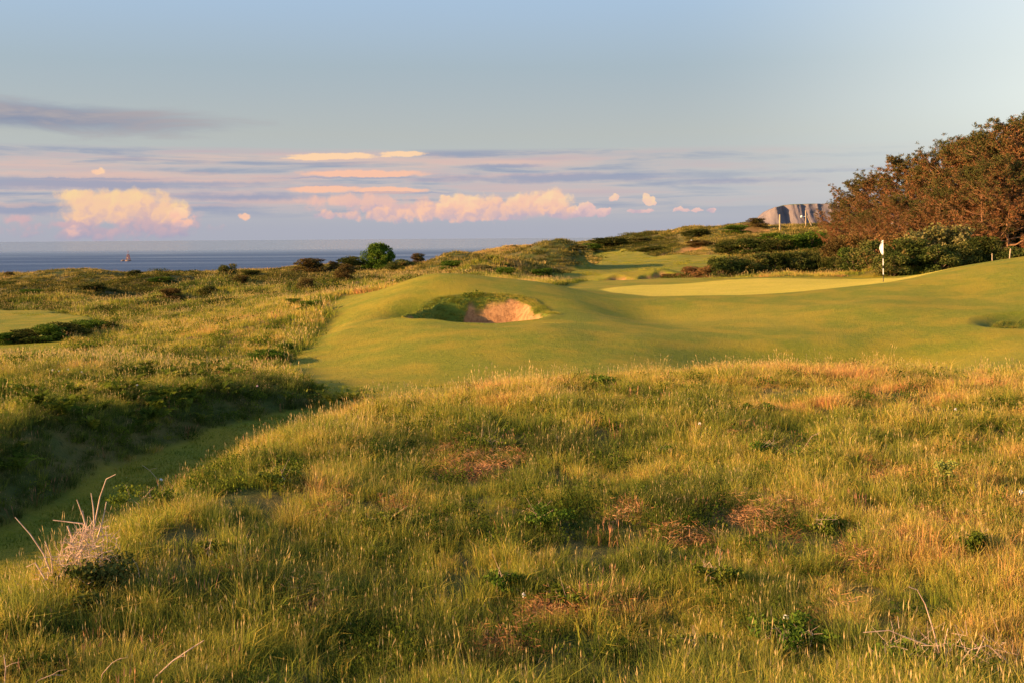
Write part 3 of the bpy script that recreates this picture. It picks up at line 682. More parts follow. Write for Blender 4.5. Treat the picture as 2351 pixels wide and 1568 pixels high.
def leafclump(name, n, rad, h, size, seed, mat, stems=6):
    r = np.random.default_rng(seed); a = r.uniform(0,2*math.pi,n); q = rad*np.sqrt(r.random(n)); z = h*(1-(q/rad)**2*0.6)*r.uniform(0.15,1,n)
    mb = MB(); mb.leaves(np.stack([q*np.cos(a),q*np.sin(a),z],1), size, 1.5, 0.6, 0, r)
    for k in range(stems):
        a_ = r.uniform(0,2*math.pi); mb.tube([(0,0,-0.02),(rad*.4*math.cos(a_),rad*.4*math.sin(a_),h*.6),(rad*.7*math.cos(a_),rad*.7*math.sin(a_),h)], [0.004,0.003,0.001], 3, 0, False)
    me = mb.mesh(name, [mat]); nv = len(me.vertices)
    for k, v in (('tip', np.zeros(nv)), ('shade', np.repeat(r.random(nv//4+1),4)[:nv])):
        at_ = me.attributes.new(k,'FLOAT','POINT'); at_.data.foreach_set('value', v.astype(np.float32))
    return me
def strawmat(name, n, rad, h, seed, mat, wd=0.006, ln=0.35):
    """a tangle of dead stems"""
    r = np.random.default_rng(seed); V=[]; 
    c = np.stack([r.normal(0,rad*.5,n), r.normal(0,rad*.5,n), h*r.random(n)**1.3],1)
    d = r.normal(size=(n,3)); d[:,2] = d[:,2]*0.45+0.25; d /= np.linalg.norm(d,axis=1)[:,None]; d *= (ln*r.uniform(0.3,1,n))[:,None]
    b = np.cross(d, r.normal(size=(n,3))); b /= np.linalg.norm(b,axis=1)[:,None]; b *= wd
    V = np.stack([c-d/2-b, c-d/2+b, c+d/2+b*.3, c+d/2-b*.3],1).reshape(-1,3); i = np.arange(n)*4
    return mesh_np(name, V, [np.stack([i,i+1,i+2,i+3],1)], [mat], None, False, {'tip':np.zeros(4*n),'shade':np.repeat(r.random(n),4)})

VAR_NEAR = [tuft('tuft_a',58,0.16,0.20,0.0055,0.6,0,seed=1), tuft('tuft_b',54,0.15,0.25,0.0050,0.45,1,seed=2,headlen=0.05,hw=0.003), tuft('tuft_c',46,0.13,0.32,0.0045,0.4,2,seed=3,headlen=0.06,hw=0.004),
            tuft('tuft_d',60,0.18,0.15,0.0060,0.8,0,seed=4), tuft('tuft_e',40,0.11,0.29,0.0060,0.7,1,seed=5,headlen=0.05,hw=0.004), tuft('tuft_f',40,0.14,0.23,0.0040,0.45,4,seed=6, headlen=0.05, hw=0.0035), tuft('tuft_g',30,0.15,0.30,0.0075,1.0,0,seed=7), tuft('tuft_h',26,0.10,0.44,0.0045,0.35,5,seed=8,headlen=0.07,hw=0.004)]
VAR_MID = [tuft('midtuft_a',50,0.28,0.20,0.014,0.6,1,seed=11,headlen=0.08,hw=0.008), tuft('midtuft_b',46,0.26,0.25,0.012,0.5,3,seed=12,headlen=0.08,hw=0.008),
           tuft('midtuft_c',54,0.32,0.16,0.016,0.7,0,seed=13), tuft('midtuft_d',40,0.24,0.27,0.012,0.45,4,seed=14,headlen=0.08,hw=0.008)]
VAR_FAR = [tuft('fartuft_a',40,0.62,0.26,0.045,0.6,0,seed=21,mat=M_DUNE), tuft('fartuft_b',36,0.55,0.34,0.04,0.5,1,seed=22,headlen=0.1,hw=0.02,mat=M_DUNE), tuft('fartuft_c',44,0.75,0.22,0.05,0.8,0,seed=23,mat=M_DUNE)]
VAR_TURF = [tuft('turf_a',70,0.24,0.034,0.006,0.5,seed=31,mat=M_TURF), tuft('turf_b',70,0.24,0.028,0.007,0.7,seed=32,mat=M_TURF), tuft('turf_c',60,0.22,0.042,0.006,0.4,seed=33,mat=M_TURF)]

def field(r0, r1, th0, th1, dens):
    """random points in a polar sector; dens(r) per square metre"""
    rs = np.geomspace(r0, r1, 60); X=[]; Y=[]
    for a, b in zip(rs[:-1], rs[1:]):
        n = rng.poisson(0.5*(b*b-a*a)*(th1-th0)*dens(0.5*(a+b))); r = np.sqrt(rng.uniform(a*a,b*b,n)); t = rng.uniform(th0,th1,n)
        X.append(r*np.sin(t)); Y.append(r*np.cos(t))
    return np.concatenate(X), np.concatenate(Y)
def roughmask(X, Y, m=0.0):
    return (look(ZN['mown'],X,Y)<0.5)&(look(ZN['sand'],X,Y)<0.3)
def tone_of(X, Y):
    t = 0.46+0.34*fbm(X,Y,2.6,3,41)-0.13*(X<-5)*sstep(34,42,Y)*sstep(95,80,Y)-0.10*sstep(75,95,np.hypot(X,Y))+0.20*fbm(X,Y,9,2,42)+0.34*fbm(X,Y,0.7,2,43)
    t = t-0.30*sstep(80,95,np.hypot(X,Y))*sstep(0.05,0.4,fbm(X,Y*0.7,12,3,46))
    pd = -sdist(PATH,X,Y); lf_ = X < np.interp(Y, PATH[0:10,1], PATH[0:10,0]); t = t-0.35*lf_*sstep(2.8,0.8,pd)*(pd>0)  # shade of the bank beside the path, painted into the grass tone
    r = np.hypot(X,Y)
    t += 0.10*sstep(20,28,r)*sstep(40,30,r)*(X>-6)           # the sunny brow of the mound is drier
    d = sdist(LFAIR,X,Y); t += 0.04*sstep(-12,-1,d)*(d<0)
    yel = np.exp(-((X+11.5)/5)**2-((Y-50)/11)**2); t += 0.04*yel
    t += 0.12*sstep(70,110,r)*fbm(X,Y,24,2,44)+0.04
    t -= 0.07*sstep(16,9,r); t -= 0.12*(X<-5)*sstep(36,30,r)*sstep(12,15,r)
    # sand-coloured marram on the seaward brows
    t += 0.28*sstep(150,185,r)*(X<0)*sstep(-0.1,0.5,fbm(X,Y,20,2,45)+0.3)
    t += 0.30*np.exp(-(((X-2)/16)**2+((Y-222)/16)**2))
    return np.clip(t, 0.02, 0.98)
TH = 0.53
def build_grass():
    # near
    X, Y = field(7.6, 34, -TH, TH, lambda r: 74*min(1,(12/r)**0.55)); k = roughmask(X,Y); X, Y = X[k], Y[k]
    gap = fbm(X,Y,0.55,2,51)+0.5*fbm(X,Y,2.0,2,52); k = rng.random(len(X)) < np.clip(1.15+gap*1.7, np.where((X<-5)&(X/Y<-0.22), 0.55, 0.06), 1); X, Y = X[k], Y[k]
    n = len(X); hv = 0.92+0.34*fbm(X,Y,3,2,53)+0.42*fbm(X,Y,0.8,2,54); s = hv*rng.uniform(0.75,1.2,n)
    ft = sdist(PATH,X,Y); s *= 1-0.38*sstep(-1.7,-0.3,ft)
    sel = fbm(X,Y,1.4,2,55)+rng.normal(0,0.35,n); idx = np.clip(((sel+0.9)/1.8*7).astype(int),0,6); idx = np.where(rng.random(n)<0.35, rng.integers(0,7,n), idx); idx = np.where(rng.random(n)<0.02, 7, idx)
    wide = 1+0.55*sstep(12,32,np.hypot(X,Y))
    scl = np.stack([s*wide,s*wide,s],1); rot = np.stack([rng.normal(0,0.12,n),rng.normal(0,0.12,n),rng.uniform(0,6.28,n)],1)
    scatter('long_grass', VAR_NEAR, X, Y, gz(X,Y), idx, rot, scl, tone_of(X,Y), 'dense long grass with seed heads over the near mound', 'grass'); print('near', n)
    # middle
    X, Y = field(33, 95, -TH, TH, lambda r: 15*(34/r)**0.9); k = roughmask(X,Y)&~((look(ZN['turf'],X,Y)>0.5)&(Y<60)); X, Y = X[k], Y[k]
    n = len(X); s = (0.95+0.35*fbm(X,Y,4,2,56))*rng.uniform(0.75,1.25,n)*(1+0.35*sstep(50,95,Y)); fe = -sdist(FAIR,X,Y); s *= 1+0.45*(X<-5)*(Y<62)*sstep(1.6,0.3,fe); idx = rng.integers(0,4,n)
    scl = np.stack([s*1.2,s*1.2,s],1); rot = np.stack([rng.normal(0,0.12,n),rng.normal(0,0.12,n),rng.uniform(0,6.28,n)],1)
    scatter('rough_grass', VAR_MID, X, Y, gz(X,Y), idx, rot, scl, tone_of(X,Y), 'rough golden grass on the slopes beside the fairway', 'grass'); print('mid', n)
    # far
    X, Y = field(93, 262, -TH, TH, lambda r: 3.3*(95/r)**0.8); k = roughmask(X,Y)&(gz(X,Y)>SEA_Z+1); X, Y = X[k], Y[k]
    n = len(X); s = (0.9+0.4*fbm(X,Y,9,2,57))*rng.uniform(0.7,1.25,n)*(1+0.3*sstep(100,220,Y)); idx = rng.integers(0,3,n)
    scl = np.stack([s,s,s*0.95],1); rot = np.stack([rng.normal(0,0.1,n),rng.normal(0,0.1,n),rng.uniform(0,6.28,n)],1)
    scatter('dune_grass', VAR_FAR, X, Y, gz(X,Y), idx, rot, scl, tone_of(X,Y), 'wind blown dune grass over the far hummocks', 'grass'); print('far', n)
    # mown turf
    X, Y = field(9, 78, -TH, TH, lambda r: 12*sstep(34,27,r)+0.01); k = (look(ZN['mown'],X,Y)>0.45)&(look(ZN['sand'],X,Y)<0.3)&(X>-1e9); X, Y = X[k], Y[k]
    n = len(X); s = rng.uniform(0.8,1.25,n); idx = rng.integers(0,3,n); t = 0.45+0.16*fbm(X,Y,3.2,3,61)+0.22*fbm(X,Y,11,2,62)-0.10*look(ZN['path'],X,Y)
    gr = look(ZN['green'],X,Y); t = t+0.42*gr; t = t-0.1*look(ZN['path'],X,Y)
    scl = np.stack([s*1.35,s*1.35,s*0.75*(1-0.5*gr)],1); rot = np.stack([rng.normal(0,0.05,n),rng.normal(0,0.05,n),rng.uniform(0,6.28,n)],1)
    scatter('mown_grass', VAR_TURF, X, Y, gz(X,Y), idx, rot, scl, np.clip(t,0,1), 'short mown grass blades of the fairway and path', 'grass'); print('turf', n)
    VF = [tuft('turffar_a',90,0.8,0.06,0.03,0.5,seed=35,mat=M_TURF), tuft('turffar_b',90,0.8,0.05,0.035,0.7,seed=36,mat=M_TURF)]
    X, Y = field(78, 235, -TH, TH, lambda r: 0.15*(80/r)**0.5); k = (look(ZN['mown'],X,Y)>0.5)&(look(ZN['sand'],X,Y)<0.2); X, Y = X[k], Y[k]; n = len(X); s = rng.uniform(0.8,1.25,n)
    scatter('far_mown_grass', VF, X, Y, gz(X,Y), rng.integers(0,2,n), np.stack([rng.normal(0,0.05,n),rng.normal(0,0.05,n),rng.uniform(0,6.28,n)],1), np.stack([s,s,s],1), np.clip(0.55+0.15*fbm(X,Y,9,2,66)+0.15*fbm(X,Y,30,2,67),0,1), 'short mown grass of the far fairways', 'grass'); print('farturf', n)
    # shaggy turf over the bunker's back and in the grassy hollow
    X = rng.uniform(BX-5,BX+5,9000); Y = rng.uniform(BY-0.5,BY+5,9000); k = (look(ZN['turf'],X,Y)>0.4)&(look(ZN['sand'],X,Y)<0.4); X, Y = X[k], Y[k]
    X2 = rng.uniform(15,28,9000); Y2 = rng.uniform(39,48,9000); k = (look(ZN['turf'],X2,Y2)>0.5); X2, Y2 = X2[k][:1500], Y2[k][:1500]
    X = np.concatenate([X,X2]); Y = np.concatenate([Y,Y2]); n = len(X)
    s = rng.uniform(0.25,0.5,n); scl = np.stack([s*1.4,s*1.4,s],1); rot = np.stack([rng.normal(0,0.2,n),rng.normal(0,0.2,n),rng.uniform(0,6.28,n)],1)
    scatter('shaggy_turf', VAR_NEAR[:2]+VAR_NEAR[3:4], X, Y, gz(X,Y), rng.integers(0,3,n), rot, scl, np.clip(0.36+0.2*fbm(X,Y,1,2,63),0,1), 'shaggy green turf hanging round the sand hollow', 'grass'); print('shag', n)
    # bracken on the left bank
    BR = [frond_mesh('bracken_a',7,0.75,71,M_BRACK), frond_mesh('bracken_b',6,0.6,72,M_BRACK,0.65), frond_mesh('bracken_c',8,0.85,73,M_BRACK,0.45)]
    X, Y = field(14, 40, -0.56, -0.12, lambda r: 9.0); k = roughmask(X,Y)
    px = 512+F*X/Y; dp = -sdist(PATH,X,Y)
    dn = sstep(0.2,0.9,dp)*sstep(7.5,3.0,dp)*sstep(310,150,px)*(Y<33); dn *= np.clip(0.7+1.2*fbm(X,Y,2.2,2,74),0,1)
    left = X < np.interp(Y, PATH[4:11,1], PATH[4:11,0])
    dn2 = 0.35*np.exp(-((px-230)/30)**2-((Y-36)/3)**2)
    k &= (rng.random(len(X))<np.maximum(dn*left, dn2)); X, Y = X[k], Y[k]; n = len(X)
    s = rng.uniform(0.6,1.1,n); rot = np.stack([rng.normal(0,0.15,n),rng.normal(0,0.15,n),rng.uniform(0,6.28,n)],1)
    scatter('bracken', BR, X, Y, gz(X,Y), rng.integers(0,3,n), rot, np.stack([s,s,s],1)*0.72, np.clip(0.42+0.35*fbm(X,Y,1.2,2,75)+rng.normal(0,.1,n),0,1), 'green bracken fronds over the bank beside the shaded path', 'bracken'); print('bracken', n)
    # leafy weeds low in the grass
    WD = [leafclump('weed_a',120,0.24,0.27,0.035,81,M_BRACK), leafclump('weed_b',90,0.18,0.36,0.03,82,M_BRACK), leafclump('weed_c',80,0.24,0.22,0.05,83,M_BRACK)]
    X, Y = field(8, 36, -TH, TH, lambda r: 10); k = roughmask(X,Y)&(rng.random(len(X)) < 0.04+sstep(0.05,0.5,fbm(X,Y,1.3,3,84)+0.06)); X, Y = X[k], Y[k]; n = len(X)
    s = rng.uniform(0.6,1.2,n); rot = np.stack([rng.normal(0,0.15,n),rng.normal(0,0.15,n),rng.uniform(0,6.28,n)],1)
    scatter('undergrowth', WD, X, Y, gz(X,Y), rng.integers(0,3,n), rot, np.stack([s,s,s],1), np.clip(0.30+0.3*fbm(X,Y,3,2,85),0,1), 'low leafy weeds growing through the long grass', 'weeds'); print('weeds', n)
    X, Y = field(36, 78, -TH, 0.0, lambda r: 0.9); k = roughmask(X,Y)&(rng.random(len(X)) < 0.05+sstep(0.0,0.5,fbm(X,Y,5,3,184)+0.05)); X, Y = X[k], Y[k]; n = len(X)
    s = rng.uniform(1.1,2.4,n); rot = np.stack([rng.normal(0,0.12,n),rng.normal(0,0.12,n),rng.uniform(0,6.28,n)],1)
    scatter('slope_weeds', WD, X, Y, gz(X,Y), rng.integers(0,3,n), rot, np.stack([s,s,s*0.8],1), np.clip(0.42+0.3*fbm(X,Y,3,2,185),0,1), 'leafy weeds in patches on the golden slope', 'weeds'); print('slope weeds', n)
    SCR = [leafclump('scrub_a',300,1.3,0.75,0.15,86,M_SCRUB,5), leafclump('scrub_b',260,1.0,0.55,0.13,87,M_SCRUB,5), leafclump('scrub_c',320,1.6,0.6,0.15,88,M_SCRUB,5)]
    X, Y = field(72, 262, -TH, TH, lambda r: 0.30*(90/r)**0.5); k = roughmask(X,Y)&(gz(X,Y)>-8)&(rng.random(len(X)) < 0.05+sstep(0.0,0.4,fbm(X,Y*0.7,12,3,46)+0.25*fbm(X,Y,4,2,89))); X, Y = X[k], Y[k]; n = len(X)
    s = rng.uniform(0.5,1.15,n)*(0.8+0.3*sstep(100,200,Y)); rot = np.stack([rng.normal(0,0.1,n),rng.normal(0,0.1,n),rng.uniform(0,6.28,n)],1)
    scatter('dune_scrub', SCR, X, Y, gz(X,Y), rng.integers(0,3,n), rot, np.stack([s,s,s*0.8],1), np.clip(0.35+0.3*fbm(X,Y,8,2,90),0,1), 'low creeping scrub in patches over the dunes', 'scrub'); print('scrub', n)
    # red dock and sorrel
    DK = [tuft('dock_a',6,0.09,0.21,0.012,0.6,6,seed=91,mat=M_DOCK,headlen=0.09,hw=0.006), tuft('dock_b',5,0.11,0.17,0.010,0.6,5,seed=92,mat=M_DOCK,headlen=0.07,hw=0.006)]
    X, Y = field(8, 60, -TH, TH, lambda r: 2.4 if r<32 else 0.25); k = roughmask(X,Y)&(look(ZN['turf'],X,Y)<0.2)&(rng.random(len(X)) < sstep(-0.1,0.6,fbm(X,Y,3.4,2,94))); X, Y = X[k], Y[k]; n = len(X)
    s = rng.uniform(0.8,1.3,n)*(1+0.4*(Y>34)); rot = np.stack([rng.normal(0,0.12,n),rng.normal(0,0.12,n),rng.uniform(0,6.28,n)],1)
    scatter('sorrel', DK, X, Y, gz(X,Y), rng.integers(0,2,n), rot, np.stack([s,s,s],1), rng.uniform(0.3,0.9,n), 'reddish sorrel and dock stems dotted through the grass', 'sorrel'); print('sorrel', n)
    # flattened dead bracken
    SM = [strawmat('litter_a',230,0.34,0.17,101,M_DEAD,0.0035,0.12), strawmat('litter_b',170,0.28,0.20,102,M_DEAD,0.003,0.14)]
    X=[]; Y=[]
    for a, b, ra, rb, n in [(1050,1045,55,30,60),(1075,1080,40,18,30),(1780,1180,65,28,70),(2200,1205,70,22,50),(1250,1425,30,22,22),(740,1195,18,25,16),(905,1175,14,20,12),(545,1310,25,25,16),(700,1400,30,20,14),
                            (2040,1260,50,20,20),(1560,1240,40,14,14),(1980,1290,40,16,16),(1330,1400,60,10,12),(1190,1060,40,14,14),(2020,1110,30,20,14),(1440,1180,50,12,12),(1880,1440,30,20,12),(1150,1500,60,20,16),(620,1050,20,10,8),(1650,1000,50,10,14)]:
        for _ in range(int(n*0.55)+2):
            h_ = hit((a+rng.normal(0,ra*0.75))*0.4356, (b+rng.normal(0,rb*0.8))*0.4356); X.append(h_[0]); Y.append(h_[1])
    X = np.array(X); Y = np.array(Y); k = roughmask(X,Y); X, Y = X[k], Y[k]; n = len(X)
    s = rng.uniform(0.5,1.1,n); rot = np.stack([rng.normal(0,0.2,n),rng.normal(0,0.2,n),rng.uniform(0,6.28,n)],1)
    scatter('dead_bracken', SM, X, Y, gz(X,Y)-0.01, rng.integers(0,2,n), rot, np.stack([s,s,s],1), rng.uniform(0.2,0.9,n), 'flattened orange brown dead bracken lying in the grass', 'dead bracken'); print('dead', n)
build_grass()
# ------------------------------------------------------------------ plants and things that stand on the land
def mat_leaf(name, stops, tr=0.25, scale=0.6):
    m, nt = newmat(name); w = N(nt)
    g = w.n('ShaderNodeNewGeometry'); nz = w.noise(g.outputs['Position'], scale, 3)
    f = w.m('ADD', w.m('MULTIPLY', g.outputs['Random Per Island'], 0.5), w.m('MULTIPLY', w.ss(nz, 0.32, 0.68), 0.5))
    c = w.ramp(f, stops)
    d = w.n('ShaderNodeBsdfDiffuse'); w.set(d.inputs[0], c); t2 = w.n('ShaderNodeBsdfTranslucent'); w.set(t2.inputs[0], c)
    mx = w.n('ShaderNodeMixShader'); mx.inputs[0].default_value = tr; nt.links.new(d.outputs[0], mx.inputs[1]); nt.links.new(t2.outputs[0], mx.inputs[2])
    w.out(mx.outputs[0]); return m
LEAF = {
 'weed': mat_leaf('weed_leaves', [(0,(0.05,0.08,0.012)),(0.5,(0.12,0.15,0.02)),(1,(0.26,0.25,0.04))], 0.3),
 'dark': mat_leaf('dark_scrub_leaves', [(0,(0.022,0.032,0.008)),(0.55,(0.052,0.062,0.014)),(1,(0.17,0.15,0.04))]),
 'green': mat_leaf('fresh_green_leaves', [(0,(0.035,0.075,0.010)),(0.5,(0.075,0.13,0.016)),(1,(0.17,0.21,0.03))]),
 'brown': mat_leaf('brown_scrub_leaves', [(0,(0.05,0.035,0.012)),(0.5,(0.12,0.075,0.025)),(1,(0.16,0.15,0.04))]),
 'olive': mat_leaf('olive_leaves', [(0,(0.055,0.07,0.016)),(0.5,(0.15,0.14,0.04)),(1,(0.30,0.24,0.10))]),
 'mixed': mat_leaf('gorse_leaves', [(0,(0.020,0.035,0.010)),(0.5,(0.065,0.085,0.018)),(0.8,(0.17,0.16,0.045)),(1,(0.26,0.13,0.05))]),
 'red': mat_leaf('red_brown_leaves', [(0,(0.06,0.05,0.015)),(0.45,(0.16,0.10,0.03)),(0.8,(0.30,0.14,0.06)),(1,(0.34,0.22,0.10))]),
 'pale': mat_leaf('pale_weed_leaves', [(0,(0.18,0.22,0.04)),(0.6,(0.38,0.38,0.09)),(1,(0.55,0.50,0.16))], 0.3),
}
def mat_plain(name, a, b, scale=8, rough=0.8):
    m, nt = newmat(name); w = N(nt); nz = w.noise(w.pos(), scale, 4, 0.6)
    w.out(principled(w, w.mix(w.ss(nz, 0.35, 0.65), a, b), rough, nz, 0.3, 0.15, 0.01)); return m
M_WOOD = mat_plain('weathered_wood', (0.30,0.22,0.13), (0.45,0.34,0.22)); M_BARK = mat_plain('pine_bark', (0.17,0.085,0.045), (0.30,0.16,0.08), 3)
M_STEM = mat_plain('shrub_stem', (0.10,0.07,0.04), (0.18,0.12,0.07), 6); M_CANE = mat_plain('dead_cane', (0.42,0.27,0.19), (0.60,0.42,0.31), 12)
M_WHITE = mat_plain('white_paint', (0.74,0.74,0.72), (0.82,0.82,0.80), 5, 0.5); M_BLACK = mat_plain('black_paint', (0.02,0.02,0.02), (0.035,0.035,0.035), 5, 0.5)
M_PETAL = mat_plain('white_petals', (0.72,0.70,0.66), (0.82,0.80,0.78), 40); M_PINK = mat_plain('pink_petals', (0.75,0.45,0.42), (0.80,0.62,0.60), 40)

_bush = {}
def bush_mesh(kind, v):
    """unit shrub: about 1 wide and 1 high, base at z 0"""
    if (kind, v) in _bush: return _bush[kind, v]
    if ('base', v) not in _bush:
        r = np.random.default_rng(500+v); mb = MB(); nl = 26
        th = r.uniform(0,2*math.pi,nl); q = np.sqrt(r.random(nl))*0.40; zz = r.uniform(0.12,0.86,nl); lim = np.sqrt(np.clip(1-((zz-0.30)/0.66)**2,0.05,1))
        C = np.stack([q*lim*np.cos(th), q*lim*np.sin(th), zz],1); rr = r.uniform(0.09,0.20,nl)
        for c, ra in zip(C, rr):
            n = int(210*(ra/0.15)**2); d = r.normal(size=(n,3)); d[:,2] = d[:,2]*0.9; d /= np.linalg.norm(d,axis=1)[:,None]
            p = c+d*(ra*r.uniform(0.45,1.12,n))[:,None]*np.array([1,1,0.85]); p[:,2] = np.abs(p[:,2]); mb.leaves(p, 0.052, 1.5, 0.4, 0, r)
        n = 200; a_ = r.uniform(0,2*math.pi,n); p = np.stack([0.5*np.cos(a_)*r.uniform(0.5,1,n), 0.5*np.sin(a_)*r.uniform(0.5,1,n), r.uniform(0,0.25,n)],1); mb.leaves(p, 0.05, 1.5, 0.4, 0, r)
        sm = MB()
        for c in C[:14]:
            m_ = c*np.array([0.45,0.45,0.5]); sm.tube([(0.02*r.normal(),0.02*r.normal(),-0.05), m_, c], [0.022,0.014,0.006], 5)
        _bush['base', v] = (mb, sm)
    mb, sm = _bush['base', v]
    _bush[kind, v] = (mb.mesh('foliage', [LEAF[kind]]), sm.mesh('stems', [M_STEM]))
    return _bush[kind, v]
_nb = 0
def bush(px, py, w, h, kind, label, cat='bush', D=None, name='bush', group=None, depth=None):
    """w, h in pixels as they look at the depth where the plant stands"""
    global _nb
    if D is None: x, y, z = hit(px, py)
    else: x, y, z = on(px, D)
    W = w*y/F; H = h*y/F; v = _nb % 5; _nb += 1
    t = thing(name, (x, y, z-0.04*H), label, cat, group, random.Random(_nb).uniform(0,6.28), (W*1.12, (depth or W)*1.12, H*1.06))
    f, s = bush_mesh(kind, v)
    obj('foliage', f, t); obj('stems', s, t); return t

G1 = 'shrubs on the dunes towards the sea'
for px, py, w_, h_, k_, lb in [
 (228,277,21,14,'mixed','round dark shrub on the skyline against the sea, alone on its crest'),
 (241,284,20,9,'brown','low brown shrub just below the round skyline shrub'),
 (134,276,15,6,'dark','small dark shrub on the skyline nearest the beacon'),
 (9,276,10,5,'brown','tiny brown shrub on the sandy brow at the seaward end of the skyline'),
 (313,272,38,14,'brown','wide brown thicket on the skyline before the tall green tree'),
 (334,270,14,9,'brown','small brown shrub between the wide thicket and the dark bush'),
 (350,273,34,17,'dark','dark bush touching the green tree on its seaward side'),
 (344,281,20,17,'brown','brown bush standing in front of the dark bush by the green tree'),
 (400,270,26,12,'mixed','low dark bush tucked under the landward side of the green tree'),
 (419,265,17,12,'brown','small round brown bush on the crest past the green tree'),
 (304,289,21,12,'brown','lone red brown bush in the hollow behind the fairway corner'),
 (170,299,28,11,'brown','wide low brown bush on the grassy hummocks'),
 (207,295,19,9,'dark','dark low bush beside the wide brown one on the hummocks'),
 (190,303,30,5,'dark','flat dark scrub patch in front of the two hummock bushes'),
 (30,296,30,7,'green','flat green scrub beyond the far strip of mown grass'),
 (95,289,26,6,'dark','dark scrub streak in the dip of the seaward dunes'),
 (250,276,24,6,'dark','dark scrub strip behind the round skyline shrub'),
 (160,282,26,5,'green','green scrub strip below the seaward skyline'),
 (480,272,24,8,'olive','olive scrub at the foot of the round hummock'),
 (505,277,26,10,'green','rounded green scrub right behind the bunker hillock'),
 (540,277,28,9,'green','second rounded scrub mound behind the bunker hillock'),
 (452,270,30,10,'green','green scrub over the seaward hummock past the hillock')]:
    bush(px, py, w_, h_, k_, lb, group=G1)
for i, (px, py, w_, h_, lb) in enumerate([(8,343,24,11,'fern green bush at the seaward end of the long clump between the mown strips'),(27,342,30,15,'second bush from the seaward end of the long green clump'),
 (46,341,30,17,'bushy green middle of the long clump between the mown strips'),(66,338,30,17,'tall green bush near the middle of the long clump'),(86,334,30,15,'green bush tapering down beside the golden slope'),(104,330,22,9,'smallest green bush where the long clump ends at the golden slope')]):
    bush(px, py, w_, h_, 'green' if i%2==0 else 'dark', lb, group='bushes in the long clump between the mown strips', depth=2.0)
for px, py, w_, h_, k_, lb in [
 (266,363,38,16,'green','leafy bush at the lower edge of the golden slope beside the fairway'),
 (287,352,20,10,'green','smaller leafy bush above the one by the fairway edge'),
 (314,312,30,13,'green','bushy growth at the upper corner of the golden slope'),
 (294,305,18,7,'green','low bushy growth behind the corner of the golden slope')]:
    bush(px, py, w_, h_, k_, lb, group='leafy bushes on the golden slope')
G2 = 'scrub on the dune hill below the cliff'
for px, py, w_, h_, k_, lb in [
 (612,245,34,8,'dark','dark scrub on the far crest where the land meets the sea'),
 (576,250,20,7,'olive','olive scrub on the dune brow before the far crest'),
 (758,228,18,9,'brown','brown bush on the hilltop notch next to the cliff'),
 (697,236,24,8,'dark','dark bush on the sunny side of the dune hill'),
 (737,233,22,9,'green','green bush under the rounded hilltop'),
 (700,246,20,6,'brown','brown scrub between the small sand scars'),
 (732,254,28,15,'dark','dark bush at the foot of the hill, farthest from the pines'),
 (752,254,28,17,'mixed','second dark bush at the foot of the hill below the post'),
 (772,254,28,18,'dark','third dark bush at the foot of the hill'),
 (793,252,30,20,'green','tall green bush at the foot of the hill near the pines'),
 (812,250,26,20,'green','rounded green bush touching the first pine'),
 (655,252,26,7,'dark','dark scrub beside the lowest sand scar'),
 (590,249,24,6,'green','green scrub above the shaded strip of far fairway'),
 (775,240,24,8,'green','green scrub halfway up below the leaning strut post'),
 (640,242,22,5,'olive','olive scrub along the dune hill brow')]:
    bush(px, py, w_*1.3, h_*0.92, k_, lb, group=G2)
G3 = 'gorse along the back of the green'
for px, D_, w_, h_, k_, lb in [
 (668,85,12,6,'red','smallest red brown gorse tuft, first of the row by the far sand'),(680,84,16,7,'red','low red gorse next to the smallest tuft'),(692,83,18,12,'red','third red gorse rising from the hollow'),
 (705,82,18,16,'red','bright red gorse at the start of the tall hedge'),(719,81.5,20,23,'mixed','first tall gorse of the hedge with red tips'),(732,82,22,22,'mixed','tall gorse second along the hedge'),(745,82,22,21,'mixed','gorse with a brown face third along the hedge'),
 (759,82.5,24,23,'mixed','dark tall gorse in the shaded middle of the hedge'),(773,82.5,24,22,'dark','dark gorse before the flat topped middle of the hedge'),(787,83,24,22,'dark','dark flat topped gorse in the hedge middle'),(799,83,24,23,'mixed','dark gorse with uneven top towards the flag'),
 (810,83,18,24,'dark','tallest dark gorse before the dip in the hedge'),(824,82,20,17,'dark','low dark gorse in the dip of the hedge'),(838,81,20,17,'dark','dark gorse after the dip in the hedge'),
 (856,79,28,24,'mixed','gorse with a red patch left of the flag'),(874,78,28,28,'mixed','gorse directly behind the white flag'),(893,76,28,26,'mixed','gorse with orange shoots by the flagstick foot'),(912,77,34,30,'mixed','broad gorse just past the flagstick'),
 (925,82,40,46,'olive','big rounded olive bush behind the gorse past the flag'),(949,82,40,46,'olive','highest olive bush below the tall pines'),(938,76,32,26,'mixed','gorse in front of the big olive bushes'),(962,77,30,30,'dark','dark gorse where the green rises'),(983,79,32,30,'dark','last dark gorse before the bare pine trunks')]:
    bush(px, 0, w_*1.3, h_*1.04, k_, lb, 'gorse', D=D_, name='gorse_bush', group=G3)

